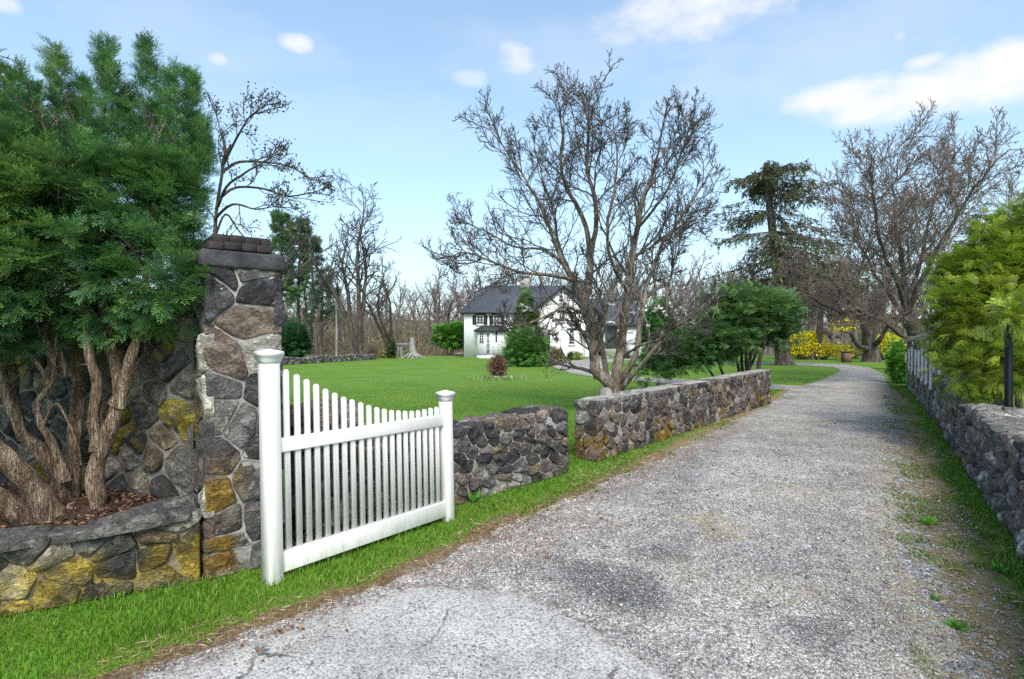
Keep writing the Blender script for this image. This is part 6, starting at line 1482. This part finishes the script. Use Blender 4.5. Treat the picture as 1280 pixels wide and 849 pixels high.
# forsythia
YEL = [(.72, .60, .015), (.80, .70, .03), (.62, .50, .01), (.50, .48, .05)]
leafy('forsythia', 'bright yellow flowering forsythia bank left of the brick pillar', 1012, 449.5, 419, 80, 4200, .20, YEL, 121, blobs=[(*W(1000, 430, 45), 1.6, 1.0, .95), (*W(1018, 437, 44.5), 1.8, 1.0, .55), (*W(1046, 438.5, 44.5), 1.2, .9, .50), (*W(1012, 424, 45.5), 1.2, .9, .6), (*W(988, 438, 45), .9, .9, .5)], twigs=220, mat='petal', twig='twig_pale', shell=.45, rough=.6, wd=.6, Z=45)
leafy('forsythia', 'yellow forsythia between the far stout tree and the right wall', 1108, 449, 421, 34, 2600, .2, YEL, 122, blobs=[(*W(1110, 430, 44), 1.0, .9, .75), (*W(1118, 436, 43), .9, .8, .6)], twigs=120, mat='petal', twig='twig_pale', shell=.4, rough=.5, Z=44)
leafy('forsythia', 'distant forsythia glowing yellow through the hanging twigs', 1056, 440, 402, 20, 700, .24, YEL, 123, blobs=[(*W(1050, 407, 60), 1.2, .9, .7), (*W(1063, 405, 60), .9, .8, .7)], twigs=40, mat='petal', twig='twig_pale', Z=60)
leafy('yellow_green_shrub', 'fresh yellow-green leafing shrub against the far end of the right wall', 1118, 468, 421, 24, 2000, .13, [(.22, .33, .03), (.30, .40, .05), (.14, .24, .03)], 124, Z=30, twigs=60)
leafy('grey_green_bush', 'grey-green twiggy bush between the yellow forsythia and the brick pillar', 1062, 449, 428, 34, 1700, .16, [(.15, .17, .07), (.22, .20, .10), (.10, .12, .05)], 125, Z=46, twigs=150)
leafy('grey_green_bush', 'grey-green bush between the spruce trunk and the yellow forsythia', 983, 450, 425, 22, 1500, .16, [(.10, .16, .06), (.16, .20, .09), (.07, .11, .04)], 126, Z=46.5, twigs=60)
leafy('reddish_bush', 'dark reddish bush behind the stout tree by the far bend', 1103, 449, 434, 16, 900, .14, [(.10, .05, .035), (.15, .09, .05), (.06, .05, .03)], 127, Z=45.5, twigs=70)
for i, (px, py, w_) in enumerate(((1000, 448.8, 9), (1020.5, 449.6, 7), (1030, 449.8, 6))):
    c_ = ['leftmost of the three low dark clumps in the grass beyond the far bend', 'middle one of the three low dark clumps in the grass beyond the far bend', 'rightmost of the three low dark clumps in the grass beyond the far bend'][i]
    leafy('plant_clump', c_, px, py, py - 3, w_, 260, .12, [(.03, .06, .02), (.06, .09, .03)], 130 + i, twigs=0, group='dark clumps in the far grass')
leafy('bare_thicket', 'reddish brown twiggy bush at the foot of the tall forked bare tree', 466, 448.5, 431, 17, 700, .10, [(.14, .075, .055), (.20, .11, .08)], 141, mat='litter', twigs=200, twig='twig_pink')
leafy('ivy_clump', 'dark ivy mound round the base of the medium bare tree', 490, 447.8, 424, 12, 900, .20, [(.02, .05, .015), (.035, .075, .02), (.06, .09, .03)], 142, twigs=0)
leafy('young_shrub', 'fresh green shrub beside the wooden rail at the lawn edge', 509, 447, 438, 9, 500, .14, [(.12, .20, .04), (.18, .26, .06)], 143, twigs=20)
leafy('young_shrub', 'yellowish low shrub left of the wooden rail at the lawn edge', 480, 447.5, 437, 20, 700, .16, [(.17, .19, .06), (.24, .22, .10)], 144, twigs=60)

# --- golden false cypress over the right wall -------------------------------
CT_, CF_, CW_ = spray_template(8, .36, .70, .062, .45, ((.2, .55, .75), (.3, -.55, .7), (.5, .4, .5), (.6, -.4, .45)), .10, 6)
ZG = 8.2; wg = lambda x, y, z=0.0: W(x, y, ZG + z); gb = lambda x, y, z, rx, ry, rz: (*wg(x, y, z), rx, ry, rz)
GB = [gb(1265, 350, .4, .95, .95, .78), gb(1225, 400, 0, .62, .75, .62), gb(1290, 430, -.4, .62, .6, .6), gb(1196, 385, .5, .32, .45, .55), gb(1320, 330, .3, .9, .9, .95), gb(1195, 420, .3, .30, .4, .40), gb(1255, 455, -.6, .52, .45, .40), gb(1215, 465, -.5, .36, .35, .30), gb(1210, 345, .8, .35, .5, .35), (*W(1264, 395, 6.40), .34, .20, .19), (*W(1262, 400, 6.36), .22, .14, .14)]
b_ = gnd(1275, ZG + .6)
gst = []
for dx, tx, ty in ((0, 1262, 330), (.12, 1290, 350), (-.1, 1230, 390), (.2, 1310, 380), (-.2, 1205, 400)):
    s_ = b_ + [dx, 0, 0]; t_ = wg(tx, ty, .4); gst.append(([tuple(s_), tuple(s_ + (t_ - s_) * [.3, .3, .5]), tuple(t_)], .06, .02))
gt = evergreen('golden_cypress', 'golden green feathery evergreen spilling over the right stone wall', b_ + [0, 0, .05], GB, 13000, .165, [(.080, .115, .013), (.118, .158, .017), (.055, .080, .012), (.16, .195, .02)], (.31, .345, .033), 151, gst, .0, .5, .65, tipw=1.0, tmpl=(CT_, CF_, CW_), trunk='bark_moss', prune=lambda p: ~((side_of(p[:, :2], RC, RA) > -1.2) & (p[:, 2] < 2.3) & (p[:, 1] > 8.7)))

# --- dark sparse-leaved tree behind the pier -----------------------------------
ZD = 8.6; wv_ = lambda x, y, z=0.0: W(x, y, ZD + z)
LD = [([wv_(262, 520), wv_(264, 420), wv_(266, 330), wv_(270, 262), wv_(279, 205), wv_(286, 178)], .042, .014, 5, 1.3),
      ([wv_(270, 262), wv_(284, 234, -.2), wv_(306, 216, -.4), wv_(328, 204, -.5), wv_(345, 192, -.5)], .024, .0062, 7, 1.1),
      ([wv_(272, 250), wv_(296, 234, .3), wv_(330, 236, .5), wv_(362, 246, .6), wv_(392, 240, .6), wv_(404, 236, .6)], .024, .0060, 9, 1.0),
      ([wv_(278, 215), wv_(300, 202, .1), wv_(330, 203, .2), wv_(360, 207, .3), wv_(385, 222, .3), wv_(398, 224, .3)], .024, .0060, 9, 1.0),
      ([wv_(280, 205), wv_(296, 170, -.2), wv_(312, 146, -.3), wv_(332, 130, -.3)], .021, .006, 8, 1.0),
      ([wv_(282, 195), wv_(276, 160, .3), wv_(268, 134, .4)], .022, .0010, 6, .9),
      ([wv_(266, 300), wv_(282, 268, .5), wv_(300, 290, .7), wv_(322, 310, .8), wv_(345, 312, .8)], .022, .0008, 6, .9),
      ([wv_(268, 275), wv_(290, 255, -.6), wv_(320, 262, -.8), wv_(350, 256, -.9), wv_(378, 262, -.9)], .022, .0008, 7, .9)]
PD = [dict(n=5, wander=.1, up=.03, kids=7, ang=.7, lr=.6, start=.25, rr=.5, fall=.4, rmin=.008), dict(n=5, wander=.18, up=.07, kids=5, ang=.7, lr=.55, start=.15, rr=.6, rmin=.007), dict(n=4, wander=.2, up=.07, kids=3, ang=.7, lr=.5, start=.15, rr=.65, rmin=.0052, tip=.8), dict(n=3, wander=.2, up=.06, kids=0, ang=.7, lr=.5, start=.2, rmin=.0042, tip=.8)]
dt_, out = tree_from_limbs('sparse_tree', 'dark thin-limbed tree with sparse small leaves reaching out above the stone pier', LD, PD, 65, 'bark_grey', 'twig_dark', (*wv_(262, 520)[:2], 0), bumps=.03, start=.25)
tws = sum(out[1:], []); V, Fs = tubes(tws, 3, 4, 5); build('crown', V, Fs, M['twig_dark'], dt_)
R = np.random.RandomState(31); tp_ = np.array([t[0][-1] for t in tws]); tp_ = tp_[(R.rand(len(tp_)) < .62) & (tp_[:, 2] > W(300, 262, ZD)[2] - .4 * R.rand(len(tp_)))]; C = np.repeat(tp_, 2, 0) + R.normal(0, .04, (len(tp_) * 2, 3)); n = len(C)
V, Fs = leaves(C, rand_unit(R, n), R.uniform(.035, .06, n), R.uniform(.018, .03, n), R, .5); pc = np.array([(.03, .034, .03), (.045, .055, .03), (.07, .05, .035), (.06, .085, .03)])[R.randint(0, 4, n)]
build('foliage', V, Fs, M['leaf'], dt_, cols=np.repeat(pc, 4, 0))
bare_tree('bare_tree', 'slender young bare tree just behind the right edge of the stone pier', (W(322, 400, 13)[0], 13, 0), 5.0, .06, 71, PB(8, 5, 3, 0, .05, .009, .7, .14, .45), 'bark_grey', 'twig_dark', fork=.45, spread=.25, split=2)
bare_tree('bare_tree', 'bare grey tree whose upper twigs show above the yew at the far left', (W(-30, 400, 11)[0], 11, 0), 7.4, .12, 72, PB(8, 5, 3, 0, .05, .009, .7, .14, .45), 'bark_grey', 'twig_grey', fork=.35, spread=.35, split=3)

# --- pines left of the tall forked tree ----------------------------------------
PT_, PF_, PW_ = spray_template(6, .5, .8, .16, .0, ((.3, .7, .6), (.3, -.7, .6)), .5, 8)
def pine(name, label, px, pyb, pytop, seed, n, crown0, rmax, Z, lean=0.0, pal=((.035, .075, .030), (.05, .10, .035), (.07, .12, .045)), dens=1.0):
    RR = random.Random(seed); R = np.random.RandomState(seed); b = np.array([(px - CX) / F * Z, Z, 0.]); H = EYE + (CY - pytop) / F * Z
    tr = [(b[0] + lean * t * H + .1 * math.sin(t * 7 + seed), b[1], t * H - .05) for t in np.linspace(0, 1, 9)]
    rt = root(name, label, 'tree', b); bl = []; NC = []; NA = []
    for _ in range(n):
        t = crown0 + (1 - crown0) * RR.random() ** .8; o = (b[0] + lean * t * H, b[1], t * H); az = RR.uniform(0, 6.28); L = rmax * (1.15 - t) ** .6 * RR.uniform(.4, 1.1)
        e = (o[0] + math.cos(az) * L, o[1] + math.sin(az) * L, o[2] + L * RR.uniform(-.05, .45)); m_ = tuple((o[k] + e[k]) / 2 - (.12 * L if k == 2 else 0) for k in range(3)); bl.append(([o, m_, e], .05, .02))
        for _ in range(int(9 * dens)): f = RR.uniform(.35, 1.05); NC.append([m_[k] + (e[k] - m_[k]) * (f * 2 - 1) + RR.gauss(0, .16) for k in range(3)]); NA.append((math.cos(az) + RR.gauss(0, .6), math.sin(az) + RR.gauss(0, .6), RR.gauss(.45, .4)))
    V, Fs = tubes([(tr, .26, .05)] + bl, 6, 8, 10); build('trunk', V, Fs, M['bark_grey'], rt, smooth=True); NC, NA = np.array(NC), np.array(NA)
    V, Fs = instance_template(PT_, PF_, NC, NA, R.uniform(.35, .7, len(NC)), R); pc = np.array(pal)[R.randint(0, len(pal), len(NC))] * R.uniform(.75, 1.25, (len(NC), 1))
    build('crown', V, Fs, M['needle'], rt, cols=np.repeat(pc, len(PT_), 0)); return rt
pine('pine_tree', 'leftmost green pine with feathery crown right of the pier capstone', 352, 449, 268, 1, 90, .35, 2.3, 58)
pine('pine_tree', 'middle green pine with feathery crown, second from the pier', 374, 449, 274, 2, 85, .40, 2.2, 60)
pine('pine_tree', 'thin blue-green pine with open tiers nearest the pale utility pole', 401, 449, 338, 3, 46, .35, 2.3, 54, .01, ((.04, .06, .04), (.055, .075, .05)), .7)
pine('pine_tree', 'open-crowned grey-green pine standing between two fuller pines', 390, 449, 300, 4, 50, .45, 2.4, 63, .0, ((.04, .065, .035), (.055, .085, .045)), .8)

# --- woodland behind: slender bare trees copied from a few, plus brush ------------------
PBF = lambda up, rm: PB(8, 5, 3, 0, up, rm, .7, .13, .42)
protos = [bare_tree('woodland_tree', 'slender grey bare tree in the woodland belt behind lawn and house', (0, 95, 0), H, r, 200 + i, PBF(u, .026), 'bark_grey', 'twig_wood', fork=f, spread=.28, split=s, mesh_only=True, group='bare trees of the woodland belt') for i, (H, r, u, f, s) in enumerate(((11, .2, .06, .35, 2), (9.5, .17, .05, .3, 3), (12.5, .22, .07, .42, 2), (8, .15, .05, .25, 3), (10.5, .19, .06, .45, 2)))]
RR = random.Random(77); spots = []
for x in np.arange(350, 1290, 7.0):
    for row in range(2):
        Z = RR.uniform(60, 76) if row == 0 else RR.uniform(78, 130); px = x + RR.uniform(-5, 5)
        if 575 < px < 800 and Z < 66: Z = RR.uniform(66, 80)
        if row == 0 and RR.random() < .35: continue
        spots.append((px, Z))
first = set()
for i, (px, Z) in enumerate(spots):
    k = RR.randrange(5); X0 = (px - CX) / F * Z; z = float(ground_h(np.array([X0]), np.array([Z]))[0]) - .05; s = RR.uniform(.7, 1.15) * (1.0 if px > 540 else .85) * (1.15 if px > 810 else 1)
    if k not in first: o = protos[k]; first.add(k); o.location = (X0, Z, z); o.rotation_euler.z = RR.uniform(0, 6.28); o.scale = (s, s, s)
    else: dup(protos[k], (X0, Z, z), RR.uniform(0, 6.28), s)
# brush at the edge of the woods and up the rise behind: one mass of twigs and dull leaves
R = np.random.RandomState(55); PP = []
for n, z0, z1, hs in ((30000, 57, 84, 1.0), (26000, 80, 190, 2.4)):
    Z = R.uniform(z0, z1, n); px = R.uniform(300, 1300, n); Xb = (px - CX) / F * Z
    k = ~((np.abs(px - 690) < 125) & (Z < 62)) & (Z > 58 + 3 * vnoise(np.stack([px, px * 0], 1), .02, 3)); Xb, Z, px = Xb[k], Z[k], px[k]; n = len(Z)
    hmax = (1.3 + 1.2 * fbm(np.stack([Xb, Z], 1), .12, 3, 5) + .6 * vnoise(np.stack([Xb, Z], 1), .5, 6)) * hs
    zz = ground_h(Xb, Z) - .05 + R.rand(n) ** 1.4 * np.clip(hmax, .25, 7)
    V1, F1 = leaves(np.stack([Xb, Z, zz], 1), unit(rand_unit(R, n) * .7 + [0, 0, .9]), R.uniform(.3, .8, n) * hs ** .8, R.uniform(.04, .12, n) * hs ** .7, R, .3)
    pal = np.array([(.19, .145, .11), (.24, .195, .145), (.15, .125, .095), (.19, .185, .10), (.15, .17, .07), (.22, .165, .13)]); sel = np.clip(((fbm(np.stack([Xb, Z], 1), .07, 3, 9) + .5) * 6 + R.normal(0, 1, n)).astype(int), 0, 5)
    pc = pal[sel] * R.uniform(.65, 1.2, (n, 1)); PP.append((V1, F1, np.repeat(pc, 4, 0)))
V1, F1, C1 = merge(PP)
tag(build('brushwood', V1, F1, M['litter'], cols=C1), 'tangle of brown and olive brush under the bare woodland trees', 'brush', kind='stuff')
# grey shed glimpsed through the twigs beyond the bend
Zs = 66.0; sh_ = root('shed', 'low grey shed with a white gable trim half hidden beyond the forsythia', 'shed', (hx(1047, Zs), Zs, 0))
mb = MB(); mb.box(hx(1036, Zs), Zs, -.1, hx(1063, Zs), Zs + 3.5, 2.0); mb.build('wall', M['wood_grey'], sh_)
x0, x1, zt, zr2 = hx(1035, Zs), hx(1064, Zs), 2.0, 3.1
mb = MB(); mb.add([(x0, Zs - .3, zt), (x1, Zs - .3, zt), (x1, Zs + 1.75, zr2), (x0, Zs + 1.75, zr2), (x1, Zs + 3.8, zt), (x0, Zs + 3.8, zt)], [(0, 1, 2, 3), (3, 2, 4, 5), (0, 3, 5), (1, 4, 2), (0, 5, 4, 1)]); mb.build('roof', M['twig_grey'], sh_)
mb = MB(); mb.box(hx(1037, Zs), Zs - .06, 1.1, hx(1042, Zs), Zs - .004, 1.75); mb.build('window', M['white_paint'], sh_)
